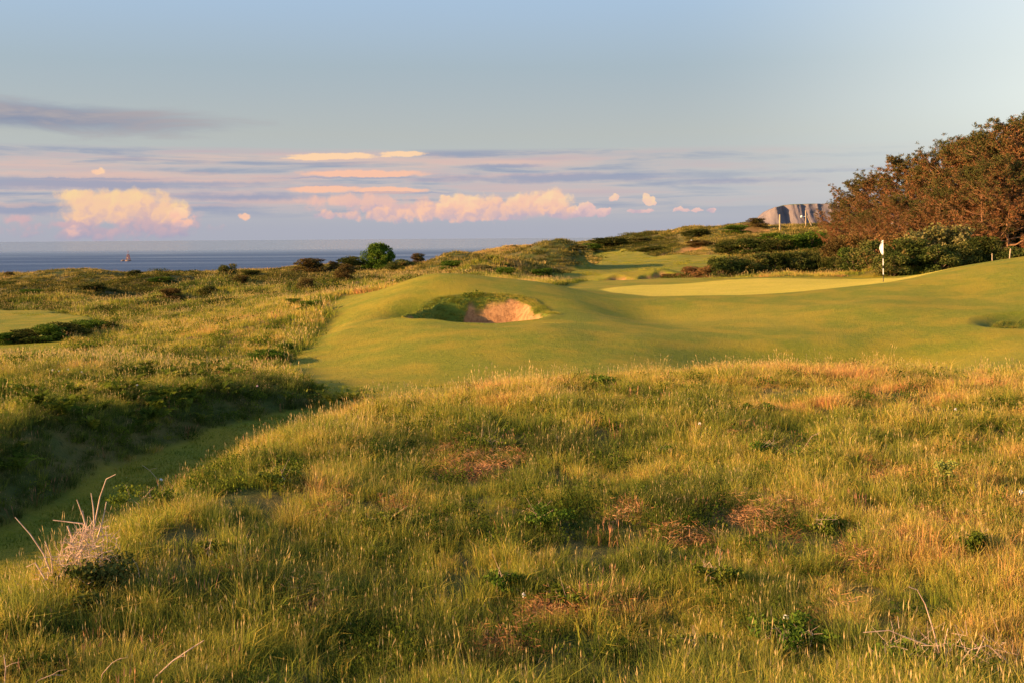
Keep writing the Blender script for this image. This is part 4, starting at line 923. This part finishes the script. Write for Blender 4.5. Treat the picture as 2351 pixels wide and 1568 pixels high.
# --- the green tree
def lobed_tree(name, px, py, w_, h_, kind, label):
    x, y, z = hit(px, py); H = h_*y/F; W = w_*y/F; r = np.random.default_rng(900); t = thing(name, (x,y,z-0.1), label, 'tree'); tm = MB(); cm = MB()
    tm.tube([(0,0,0),(0.05*W,0,H*.25),(-0.03*W,0.02*W,H*.6),(0,0,H*.85)], [0.13,0.11,0.07,0.03], 8)
    for k in range(150):
        a = r.uniform(0,6.28); zz = r.uniform(0.05,0.95); lim = 0.5*W*math.sqrt(max(0.03,1-((zz-0.42)/0.60)**2))*(0.86+0.22*math.sin(2.3*a+4*zz)+0.14*math.sin(5*a+9*zz)); q = lim*r.uniform(0.35,1.0)
        c = np.array([q*math.cos(a), q*math.sin(a), zz*H]); ra = r.uniform(0.05,0.13)*W
        if k%2==0: tm.tube([(0,0,zz*H*0.55), c*np.array([.5,.5,1])*0.9, c], [0.045,0.03,0.01], 5)
        n = 170; d = r.normal(size=(n,3)); d /= np.linalg.norm(d,axis=1)[:,None]; cm.leaves(c+d*(ra*r.uniform(0.3,1.15,n))[:,None]*np.array([1,1,.8]), 0.17, 1.5, 0.4, 0, r)
    obj('trunk', tm.mesh('trunk',[M_STEM]), t); obj('crown', cm.mesh('crown',[LEAF[kind]]), t); return t
lobed_tree('hawthorn_tree', 378, 270, 36, 27, 'green', 'single bright green tree standing against the sea')

# --- pines
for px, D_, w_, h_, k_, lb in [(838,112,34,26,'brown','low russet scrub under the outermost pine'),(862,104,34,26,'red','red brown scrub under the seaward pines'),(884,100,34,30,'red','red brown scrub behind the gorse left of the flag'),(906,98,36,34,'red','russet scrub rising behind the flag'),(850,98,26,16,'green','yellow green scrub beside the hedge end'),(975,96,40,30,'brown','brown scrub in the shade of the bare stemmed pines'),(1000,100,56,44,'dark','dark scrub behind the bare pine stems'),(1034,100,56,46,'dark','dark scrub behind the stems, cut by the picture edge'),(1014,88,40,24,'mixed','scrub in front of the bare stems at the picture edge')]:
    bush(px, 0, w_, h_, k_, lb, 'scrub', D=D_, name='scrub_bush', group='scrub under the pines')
def mat_needles():
    m, nt = newmat('pine_needles'); w = N(nt); g = w.n('ShaderNodeNewGeometry')
    hh = w.attr('hgt'); nz = w.noise(g.outputs['Position'], 0.45, 3)
    f = w.m('ADD', w.m('MULTIPLY', hh, 0.75), w.m('ADD', w.m('MULTIPLY', w.m('SUBTRACT', nz, 0.5), 1.1), w.m('MULTIPLY', w.m('SUBTRACT', g.outputs['Random Per Island'], 0.5), 0.45)), clamp=True)
    c = w.ramp(f, [(0.0,(0.28,0.115,0.05)),(0.30,(0.22,0.10,0.042)),(0.45,(0.13,0.082,0.03)),(0.60,(0.055,0.060,0.018)),(1.0,(0.10,0.098,0.028))])
    d = w.n('ShaderNodeBsdfDiffuse'); w.set(d.inputs[0], c); w.out(d.outputs[0]); return m
M_NEED = mat_needles()
def pine(label, px, D, topy, seed, spread=0.36, low=0.12, lean=-0.05, name='pine_tree'):
    x, y, z = on(px, D); H = -(topy-hy(px))*D/F-z; r = np.random.default_rng(seed); t = thing(name, (x,y,z-0.15), label, 'pine tree', 'wind shaped pines beside the green')
    tm = MB(); bm_ = MB(); C=[]; hg=[]
    def tp(u): return np.array([lean*H*u*u+0.05*H*math.sin(3*u+seed)*u*0.5, 0.03*H*math.sin(2.2*u+seed*2), H*0.95*u])
    us = np.linspace(0,1,12); tm.tube([tp(u) for u in us], 0.014*H*(1-us*0.85)+0.01, 8)
    nl = 50
    for k in range(nl):
        u = low+(0.97-low)*(k/(nl-1))**0.9; az = k*2.4+r.normal(0,0.5); shape = (0.25+0.9*math.sin(math.pi*min(1,(u*0.82+0.16)))**0.8)
        Ln = spread*H*shape*r.uniform(0.65,1.12)*(1-0.55*max(0,u-0.75)/0.25); b = tp(u); d = np.array([math.cos(az),math.sin(az),0]); pitch = 0.10+0.55*u+r.normal(0,0.08)
        pts = [b+d*Ln*s+np.array([0,0,Ln*(pitch*s+0.22*s*s-0.12*math.sin(s*3))]) for s in (0,.3,.6,.85,1)]
        bm_.tube(pts, np.array([0.007,0.0055,0.004,0.0025,0.0015])*H*(1.2-0.6*u), 5, 0, False)
        for s in np.linspace(0.28,1.0,9):
            i = min(int(s*4),3); p0 = pts[i]+(pts[i+1]-pts[i])*((s*4)-i if s<1 else 1.0)
            side = np.cross(d,(0,0,1))*(1 if r.random()<0.5 else -1); dd = d*r.uniform(0.2,0.9)+side*r.uniform(0.2,1)+np.array([0,0,r.uniform(0.05,0.7)]); dd /= np.linalg.norm(dd)
            l2 = 0.085*H*r.uniform(0.6,1.3); p1 = p0+dd*l2; bm_.tube([p0,(p0+p1)/2+r.normal(0,0.02,3),p1],[0.0022*H,0.0016*H,0.0008*H],3,0,False)
            for q in (0.3,0.6,0.85,1.05):
                if r.random()<0.92: C.append(p0+(p1-p0)*q+r.normal(0,0.016*H,3)); hg.append(0.42*u+0.36*s+0.16*q)
    C = np.array(C); hg = np.array(hg); m_ = 27; n = len(C)*m_
    cc = np.repeat(C,m_,0)+r.normal(0,0.006*H,(n,3)); d = r.normal(size=(n,3)); d[:,2] = np.abs(d[:,2])*0.8+0.2; d /= np.linalg.norm(d,axis=1)[:,None]
    b = np.cross(d, r.normal(size=(n,3))); b /= np.linalg.norm(b,axis=1)[:,None]; ln = 0.019*H*r.uniform(0.6,1.3,n); wd = 0.0026*H
    a0 = cc+d*(0.05*ln)[:,None]; V = np.stack([a0, cc+d*(ln*0.55)[:,None]+b*wd, cc+d*ln[:,None], cc+d*(ln*0.55)[:,None]-b*wd],1).reshape(-1,3); i = np.arange(n)*4
    me = mesh_np('crown', V, [np.stack([i,i+1,i+2,i+3],1)], [M_NEED], None, False, {'hgt':np.repeat(hg,m_*4)})
    obj('trunk', tm.mesh('trunk',[M_BARK],True), t); obj('branches', bm_.mesh('branches',[M_BARK]), t); obj('crown', me, t); return t
PINES = [('outermost small pine at the seaward end of the row',838,128,212,.5),('second pine from the seaward end, crown tapering to the wind',850,126,197,.46),('third pine from the seaward end with a pointed tuft',868,124,181,.42),
 ('fourth pine of the row, rounded top level with its neighbour',886,120,175,.42),('pine with the thin pointed leader in the middle of the row',912,117,157,.34),('pine just behind the pointed one, lower and broad',933,113,166,.36),
 ('pine where the row steps up to the tall group',951,110,148,.34),('broad topped pine of the tall group, first in it',974,108,136,.32),('pine at the shoulder of the tall group',993,104,136,.32),('tallest pine, cut by the edge of the picture',1024,99,121,.34),
 ('pine half outside the picture behind the tallest one',1052,100,118,.34),('lower russet pine in front of the middle of the row',902,104,196,.42),('russet pine low in front of the tall group',942,101,188,.40),('pine with bare trunk beside the fence stakes',982,97,166,.34),
 ('bare stemmed pine nearest the picture edge',1008,95,160,.34),('russet pine in front at the seaward side',870,110,212,.46),('thin shaded pine deep behind the bare stems',996,116,150,.40),('thin shaded pine behind, nearest the edge of the wood',1034,114,140,.42)]
for i, (lb, px, D_, ty, spd) in enumerate(PINES): pine(lb, px, D_, ty, 300+i, spd, 0.10 if px<960 else 0.17)

# --- flagstick
x, y, z = hit(883, 281.6); z = gz1(x, y)
fl = thing('golf_flagstick', (x,y,z), 'white golf flag hanging on a striped stick in the green', 'golf flag', None, R(-42))
top = 2.2
pm = MB()
for a, b, mt in ((-0.1,0.38,1),(0.38,0.70,0),(0.70,0.86,1),(0.86,1.22,0),(1.22,1.42,1),(1.42,top,0)):
    pm.tube([(0,0,a),(0,0,b)], 0.021, 8, mt)
obj('pole', pm.mesh('pole',[M_WHITE,M_BLACK],True), fl)
fm = MB(); n1, n2 = 10, 14; V=[]
for i in range(n1+1):
    for j in range(n2+1):
        u = i/n1; v = j/n2      # a limp flag: folds hang down along the pole
        wx = -0.02-(0.13*math.sin(math.pi*min(1,max(0,v*0.96+.04)))**0.9)*u+0.03*math.sin(9*u+2*v); wy = 0.05*math.sin(11*u+1.5*v)*u-0.02
        V.append((wx, wy, top-0.02-v*0.74-0.05*u*(1-v)))
V2 = V+[(a,b+0.006,c) for a,b,c in V]; k = (n1+1)*(n2+1); Q=[]
for i in range(n1):
    for j in range(n2):
        a = i*(n2+1)+j; Q.append((a,a+1,a+n2+2,a+n2+1)); Q.append((k+a,k+a+n2+1,k+a+n2+2,k+a+1))
fm.add(V2, Q); obj('flag', fm.mesh('flag',[M_WHITE],True), fl)
cm_ = MB(); cm_.tube([(0,0,-0.1),(0,0,0.004)], 0.054, 16); obj('hole_cup', cm_.mesh('hole_cup',[M_BLACK]), fl)

# --- stakes, posts, beacon
def stake(name, px, py, hpx, wpx, mat, label, cat, D=None, lean=0.0, strut=False, group=None):
    x, y, z = hit(px, py) if D is None else on(px, D); H = hpx*y/F; rd = wpx*y/F/2; t = thing(name, (x,y,z), label, cat, group); m_ = MB()
    m_.tube([(0,0,-0.3),(lean*H*.5,0,H*.5),(lean*H,0,H*0.985),(lean*H,0,H)], [rd,rd*.95,rd*.9,rd*.6], 8); obj('post', m_.mesh('post',[mat],True), t)
    if strut:
        s = MB(); s.tube([(H*.40,0,-0.2),(H*.06,0,H*.72)], rd*.8, 6); obj('strut', s.mesh('strut',[mat],True), t)
        s = MB(); s.tube([(-H*.30,0,H*.60),(-H*.22,0,H*.66)], rd*1.6, 8); s.tube([(-H*.26,0,H*.62),(0,0,H*.64)], rd*.5, 5); obj('bracket', s.mesh('bracket',[M_WHITE],True), t)
    return t
stake('wooden_post', 780, 231.5, 17, 1.7, M_WOOD, 'tall pale wooden post standing alone below the cliff', 'post')
stake('strutted_post', 806, 227.5, 17, 1.3, M_WOOD, 'pale wooden post with a slanting strut near the pines', 'post', strut=True)
stake('marker_stake', 392, 282.6, 2.6, 1.2, M_WHITE, 'tiny white marker on the brow of the bunker hillock', 'marker')
stake('marker_stake', 721.5, 226, 3.2, 1.1, M_WHITE, 'small white stake high on the dune hill', 'marker')
stake('marker_stake', 691.5, 243.5, 3.4, 2.0, M_WHITE, 'small white marker beside the sand scar on the hill', 'marker')
GS = 'fence stakes in front of the pines'
stake('fence_stake', 992, 0, 13, 1.0, M_WOOD, 'thin fence stake before the pine trunks, nearer the flag', 'fence stake', D=68, group=GS)
stake('fence_stake', 1009, 0, 13, 1.5, M_WOOD, 'thicker leaning fence stake before the pine trunks', 'fence stake', D=66, lean=0.12, group=GS)

D_ = 16*F/(261.0-hy(128)); D_ = -SEA_Z*F/(261.0-hy(128)); x = (128-512)*D_/F
bc = thing('sea_beacon', (x,D_,SEA_Z), 'rusty red beacon tower standing in the sea', 'beacon')
M_RUST = mat_plain('rusty_iron', (0.16,0.06,0.04), (0.30,0.13,0.09), 1.5); M_STONE = mat_plain('dark_stone', (0.16,0.11,0.09), (0.26,0.18,0.15), 1)
m_ = MB(); m_.tube([(0,0,-1),(0,0,0.7),(0,0,0.9)], [2.6,2.3,1.9], 12); m_.tube([(-5,0,-.5),(-4,0,.6),(-3,0,.2)], [1.2,.9,.6], 7); obj('base', m_.mesh('base',[M_STONE]), bc)
m_ = MB()
for sx, sy in ((1,1),(1,-1),(-1,-1),(-1,1)): m_.tube([(1.5*sx,1.5*sy,.7),(.5*sx,.5*sy,5.2)], .16, 6)
for zz in (1.8,3.0,4.2):
    q = 1.5-(zz-.7)/4.5
    for a, b in (((q,q),(q,-q)),((q,-q),(-q,-q)),((-q,-q),(-q,q)),((-q,q),(q,q))): m_.tube([(*a,zz),(*b,zz)], .10, 5)
    for a, b in (((q,q),(-q,q)),((q,-q),(-q,-q))): m_.tube([(*a,zz),(b[0]*.8,b[1]*.8,zz+1.1)], .08, 5)
obj('lattice', m_.mesh('lattice',[M_RUST]), bc)
m_ = MB(); m_.tube([(0,0,5.0),(0,0,5.25)], .95, 10); m_.tube([(0,0,5.2),(0,0,8.6)], .13, 6); m_.tube([(-.8,0,7.2),(.8,0,7.2)], .1, 5); obj('mast', m_.mesh('mast',[M_RUST]), bc)
m_ = MB(); m_.tube([(-.2,-.8,1.0),(-.2,-.8,3.2)], .45, 8); obj('pale_board', m_.mesh('pale_board',[M_CANE]), bc)

# --- far headland cliff
def cliff():
    xs = np.linspace(-0.06, 1, 340); D0 = 1500.0
    px = 748+xs*260; topy = np.interp(px, [732,748,758,764,768,773,777,781,788,800,815,830,870,1008],[240,225,221,218,214.5,209,206.8,206.4,204.2,203.8,203.6,203,201,199])
    top = -(topy-hy(px))*D0/F; X = (px-512)*D0/F
    rows_ = 46; V=[]; 
    ftx = fbm(X, X*0, 60, 5, 201)*26+fbm(X, X*0, 14, 3, 202)*9
    recess = 12*np.exp(-((px-787)/4.5)**2)+7*np.exp(-((px-806)/3)**2)
    base = np.minimum(top-4, -6.0); ftx = ftx*0.3+fbm(X, X*0+3, 7, 3, 207)*3.5
    for j in range(rows_):
        v = j/(rows_-1)
        if v < 0.72:
            t = v/0.72; talus = 60*(1-t)**1.6; Zc = base+(top-base)*t; Yc = D0-talus+ftx+recess+7*t+4*fbm(X*1.0, np.full_like(X, t*70), 16, 3, 203)
            Zc = Zc+(t>0.95)*1.2*fbm(X, X*0+5, 16, 2, 205)
        else:
            t = (v-0.72)/0.28; Yc = D0+ftx+recess+8+t*90; Zc = top-10*t*t-0.8*fbm(X, Yc, 30, 2, 204)
        V.append(np.stack([X, Yc, Zc], -1))
    V = np.concatenate(V); i = np.arange(rows_*len(xs)).reshape(rows_, len(xs)); Q = np.stack([i[:-1,:-1], i[:-1,1:], i[1:,1:], i[1:,:-1]], -1).reshape(-1,4)
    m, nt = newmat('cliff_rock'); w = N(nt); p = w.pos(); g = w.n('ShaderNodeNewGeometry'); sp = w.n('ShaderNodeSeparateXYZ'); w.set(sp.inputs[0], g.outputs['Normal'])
    st = w.noise(w.scalev(p,(0.09,0.03,0.012)), 1.0, 5, 0.65); col = w.ramp(st, [(0.3,(0.095,0.085,0.095)),(0.5,(0.145,0.122,0.13)),(0.7,(0.19,0.155,0.155))])  # rock colour greyed to stand in for distance haze
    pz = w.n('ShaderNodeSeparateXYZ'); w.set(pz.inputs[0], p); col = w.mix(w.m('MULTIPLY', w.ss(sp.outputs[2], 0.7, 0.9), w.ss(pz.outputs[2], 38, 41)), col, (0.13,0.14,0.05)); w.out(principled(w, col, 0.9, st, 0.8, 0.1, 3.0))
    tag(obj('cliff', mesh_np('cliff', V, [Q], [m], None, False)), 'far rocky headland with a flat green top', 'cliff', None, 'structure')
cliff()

# --- near plants one can tell apart
def bramble(px, py, wpx, hpx, kind, label, canes=8, seed=0, name='bramble_bush', cat='bramble', cane_h=1.0, n=1500, leaf=0.055, thick=0.005):
    x, y, z = hit(px, py); W = wpx*y/F; H = hpx*y/F+0.06; r = np.random.default_rng(seed); t = thing(name, (x,y,z), label, cat)
    mb = MB(); nl = 12; C = np.stack([r.normal(0,W*.24,nl), r.normal(0,W*.22,nl), H*r.uniform(.25,.8,nl)],1)
    for c in C:
        k = n//nl; d = r.normal(size=(k,3)); d /= np.linalg.norm(d,axis=1)[:,None]; q = c+d*(W*.17*r.uniform(.3,1.2,k))[:,None]*np.array([1,1,min(1,H/W)]); q[:,2] = np.abs(q[:,2]); mb.leaves(q, leaf, 1.35, .7, 0, r)
    obj('foliage', mb.mesh('foliage',[LEAF[kind]]), t)
    cm = MB()
    for k in range(canes):
        a = r.uniform(0,6.28); L_ = cane_h*H*r.uniform(.7,1.4); b = np.array([r.normal(0,W*.15),r.normal(0,W*.15),0]); o = np.array([math.cos(a),math.sin(a)*.8,0])
        pts = [b+o*L_*.55*s*s+np.array([0,0,L_*(1.35*s-.55*s*s*(1+r.random()*.6))]) for s in np.linspace(0,1,7)]
        pts = [q+r.normal(0,.008,3) for q in pts]; cm.tube(pts, np.linspace(1,.35,7)*thick, 5, 0, False)
        for _ in range(3):
            i = r.integers(2,6); cm.tube([pts[i], pts[i]+r.normal(0,.09,3)+np.array([0,0,.05])], [thick*.5,thick*.25], 4, 0, False)
    if canes: obj('canes', cm.mesh('canes',[M_CANE]), t)
    return t
for i, (a, b, w_, h_, k_, cn, lb) in enumerate([
 (1245,1205,95,40,'dark',4,'dark leafy bramble casting a long shadow in the middle of the near slope'),
 (1640,1345,80,42,'green',5,'leafy green bramble above the white dandelion clock'),
 (1800,1490,130,50,'dark',6,'big dark leafy bramble beside the white dandelion clock'),
 (1590,1500,80,30,'green',3,'small green bramble next to the big dark one'),
 (1100,1030,75,26,'green',5,'small bramble with a reddish spray at the edge of dead bracken'),
 (1290,1385,70,24,'green',3,'low bramble beside the little tan grass patch'),
 (860,1215,70,26,'green',3,'low dark bramble on the near slope below the path'),
 (1900,1220,50,28,'green',3,'upright green weed clump by the orange dead bracken'),
 (1150,1345,70,24,'dark',3,'low dark bramble halfway down the near slope'),
 (490,1270,50,20,'green',3,'small green clump on the near slope past the cane bush'),
 (1760,1045,70,30,'dark',6,'dark hollow tangle with a bleached twig on the near mound'),
 (1740,945,46,16,'dark',3,'small dark weed patch high on the near mound'),
 (1520,1040,30,16,'dark',2,'little dark weed just under the brow of the near mound'),
 (2230,1270,60,34,'green',3,'green leafy clump by the edge of the picture'),
 (1380,880,40,16,'dark',2,'dark tuft right on the brow of the near mound'),
 (640,1110,60,24,'green',4,'green bramble at the top of the bank by the path'),
 (340,1175,100,44,'green',6,'leafy bramble overhanging the path, with reddish shoots')]):
    bramble(a*.4356, (b+8)*.4356, w_*.4356*1.45, h_*.4356*1.45, {'dark':'green','green':'weed'}[k_], lb, cn, 600+i, n=1300, thick=.004, leaf=.04)
# the cane bush over the path
t = bramble(92, 596, 96, 42, 'mixed', 'tall bush of bleached pinkish canes beside the shaded path', 0, 700, n=2600, leaf=.045)
r = np.random.default_rng(701); x, y, z = t.location; sc_ = y/F; cm = MB()
def pxp(a, b, dy=0.0): D = y+dy; return (((a*.4356)-512)*D/F-x, dy, -(b*.4356-hy(a*.4356))*D/F-z)
for pts in ([(30,1185),(65,1225),(95,1270),(112,1315)],[(262,1087),(240,1098),(225,1140),(215,1190),(205,1240)],[(98,1240),(112,1275),(116,1320)],[(117,1192),(150,1196),(185,1200),(200,1215)],[(172,1145),(185,1180),(195,1215)],[(205,1130),(210,1165),(212,1200)],
            [(55,1300),(75,1290),(100,1330)],[(155,1260),(160,1230),(150,1205)],[(185,1170),(190,1200),(180,1240)],[(240,1150),(232,1190),(220,1230)]):
    dyy = r.uniform(-.2,.2); cm.tube([pxp(a,b,dyy) for a,b in pts], np.linspace(.004,.009,len(pts)), 6, 0, False)
for k in range(420):
    c = np.array([r.normal(-.12,.20), r.normal(0,.16), r.uniform(.15,.88)])*np.array([1,1,74*sc_]); a = r.normal(size=3); a[2] = abs(a[2])*1.2; a /= np.linalg.norm(a); ln = r.uniform(.06,.22)
    c[0] *= (1.25-c[2]/(80*sc_)); m1 = c+a*ln*.5+r.normal(0,.012,3); cm.tube([c,m1,c+a*ln], [.0035,.003,.0015], 4, 0, False)
obj('twig_sprays', cm.mesh('twig_sprays',[M_CANE]), t)
# bush at the lower right with arching dead canes
t = bramble(940, 676, 130, 30, 'green', 'sprawling bramble with arching bleached canes at the foot of the slope', 0, 710, n=2600, leaf=.05)
x, y, z = t.location; cm = MB(); r = np.random.default_rng(711)
for pts in ([(2150,1500),(2135,1440),(2118,1385),(2100,1352),(2080,1345)],[(2125,1480),(2070,1460),(2035,1445),(1975,1450)],[(2110,1505),(2060,1470),(2035,1480),(2015,1505)],[(1930,1570),(1980,1550),(2040,1535),(2070,1545),(2095,1570)],[(2330,1560),(2300,1510),(2260,1480),(2220,1490),(2190,1530),(2150,1575)],
            [(2150,1590),(2190,1550),(2230,1510),(2255,1460)],[(2135,1570),(2120,1520),(2110,1480)],[(2140,1580),(2090,1540),(2060,1520),(2020,1515)],[(2170,1520),(2160,1480),(2170,1440)],[(2220,1580),(2260,1560),(2300,1530)],[(2170,1600),(2130,1540),(2125,1500)]):
    dyy = r.uniform(-.15,.25); c1 = MB(); c1.tube([pxp(a,b,dyy) for a,b in pts], np.linspace(.0065,.004,len(pts)), 6, 0, False); obj('arching_cane', c1.mesh('arching_cane',[M_CANE]), t)
for k in range(110):
    c = np.array([r.normal(0,.4), r.normal(0,.2), r.uniform(.05,.35)]); a = r.normal(size=3); a[2] = abs(a[2]); a /= np.linalg.norm(a); cm.tube([c,c+a*r.uniform(.08,.22)], [.0028,.0012], 4, 0, False)
obj('twig_sprays', cm.mesh('twig_sprays',[M_CANE]), t)
# single dead stems
def cane(pts, label, rad=.005):
    a, b = pts[0]; x, y, z = hit(a*.4356, b*.4356); t = thing('dead_cane', (x,y,z), label, 'dead stem', 'single dead stems in the near grass'); m_ = MB(); P_ = []
    for i, (a, b) in enumerate(pts): D = y+0.02*i; P_.append((((a*.4356)-512)*D/F-x, D-y, -(b*.4356-hy(a*.4356))*D/F-z))
    P_[0] = (P_[0][0], P_[0][1], P_[0][2]-.05); m_.tube(P_, np.linspace(rad,rad*.5,len(P_)), 6, 0, False); obj('stem', m_.mesh('stem',[M_CANE]), t)
    q = np.array(P_[len(P_)//2]); m2 = MB(); m2.tube([q, q+np.array([.05,0,.03]), q+np.array([.12,0,.045])], [rad*.5,rad*.4,rad*.2], 5, 0, False); obj('side_twig', m2.mesh('side_twig',[M_CANE]), t)
cane([(325,1590),(350,1552),(390,1515),(430,1488),(462,1468)], 'long bleached stem slanting out of the grass at the foot of the picture', .009)
cane([(216,1590),(228,1545),(250,1520),(272,1508)], 'thin curved stem beside the long bleached stem')
cane([(40,1590),(80,1560),(112,1547),(138,1548)], 'short reddish stem low beside the thin curved one')
cane([(0,1590),(6,1530),(2,1500)], 'short stem cut by the edge of the picture')
cane([(360,1115),(355,1095),(340,1078),(323,1066)], 'bare stem leaning over the shaded path')
cane([(1500,1170),(1520,1155),(1560,1140)], 'orange dead stem lying above the dark bramble', .004)
cane([(1835,1030),(1860,1000),(1880,990)], 'bleached twig over the dark hollow on the near mound', .005)

# ferns standing alone
for a, b, lb, s_, sd2 in [(790,935,'rounded fern by the end of the shaded path','',750),(1685,880,'fern','',751)]:
    if lb == 'fern': continue
    x, y, z = hit(a*.4356, b*.4356); t = thing('fern_plant', (x,y,z), 'rounded green fern standing at the end of the shaded path', 'fern')
    for k in range(3):
        me = frond_mesh('fronds', 9, .72, 760+k, LEAF['weed'], .75); o = obj('fronds', me, t, ((k-1)*.3, .12*k, 0))
x, y, z = hit(725*.4356, 905*.4356); t = thing('fern_plant', (x,y,z), 'spreading fern with level fronds on the corner of the bank', 'fern'); obj('fronds', frond_mesh('fronds', 8, .6, 770, LEAF['weed'], .9), t)
# pale flowering weed
x, y, z = hit(2165*.4356, 1135*.4356); t = thing('pale_weed', (x,y,z), 'pale yellow flowering weed standing out of the grass', 'weed'); r = np.random.default_rng(780); mb = MB(); sm = MB()
for k in range(22):
    a = r.uniform(0,6.28); tpz = r.uniform(.22,.46); q = np.array([.2*r.random()*math.cos(a),.2*r.random()*math.sin(a),tpz]); sm.tube([(0.3*q[0],0.3*q[1],0),q*np.array([.7,.7,.6]),q],[.004,.003,.002],4,0,False)
    mb = MB(); mb.leaves(q+r.normal(0,.03,(34,3)), .034, 1.4, .3, 0, r); obj('blossom', mb.mesh('blossom',[LEAF['pale']]), t)
obj('stems', sm.mesh('stems',[LEAF['green']]), t)
# white flower heads dotted about
def blossom(a, b, label, pink=False, R_=0.022):
    x, y, z = hit(a*.4356, (b+6)*.4356, 0.16); z = -((b*.4356)-hy(a*.4356))*y/F; g = gz1(x,y); t = thing('wildflower', (x,y,g), label, 'flower', 'white flowers in the rough'); m_ = MB(); r = np.random.default_rng(int(a)); h = max(z-g,.12)
    m_.tube([(0,0,0),(.01,0,h*.5),(0,0,h)], .0025, 4); obj('stem', m_.mesh('stem',[LEAF['green']]), t)
    m_ = MB(); m_.leaves(np.array([0,0,h])+r.normal(0,R_*.45,(40,3)), R_*.9, 1.3, .6, 0, r); obj('blossom', m_.mesh('blossom',[M_PINK if pink else M_PETAL]), t)
for a, b, lb, pk, rr_ in [(1797,1414,'round white dandelion clock above the big dark bramble',False,.024),(366,1099,'cream flower on the bramble that overhangs the path',False,.026),(588,884,'pink and white flower at the corner of the bank',True,.026),
  (2191,937,'tiny white flower high on the sunny side of the mound',False,.022),(2340,1128,'white flower next to the picture edge',False,.026),(1603,970,'white speck of a flower beside the reddish weeds on the mound',False,.022),(1195,1362,'small white flower low on the near slope',False,.016),
  (118,848,'first of the white flowers over the dark patch on the bank',False,.022),(133,850,'second white flower over the dark patch on the bank',False,.018),(155,846,'third white flower over the dark patch on the bank',False,.018),(185,852,'last white flower over the dark patch on the bank',False,.018),
  (312,882,'pale flower above the bracken on the bank',False,.018)]: blossom(a, b, lb, pk, rr_)
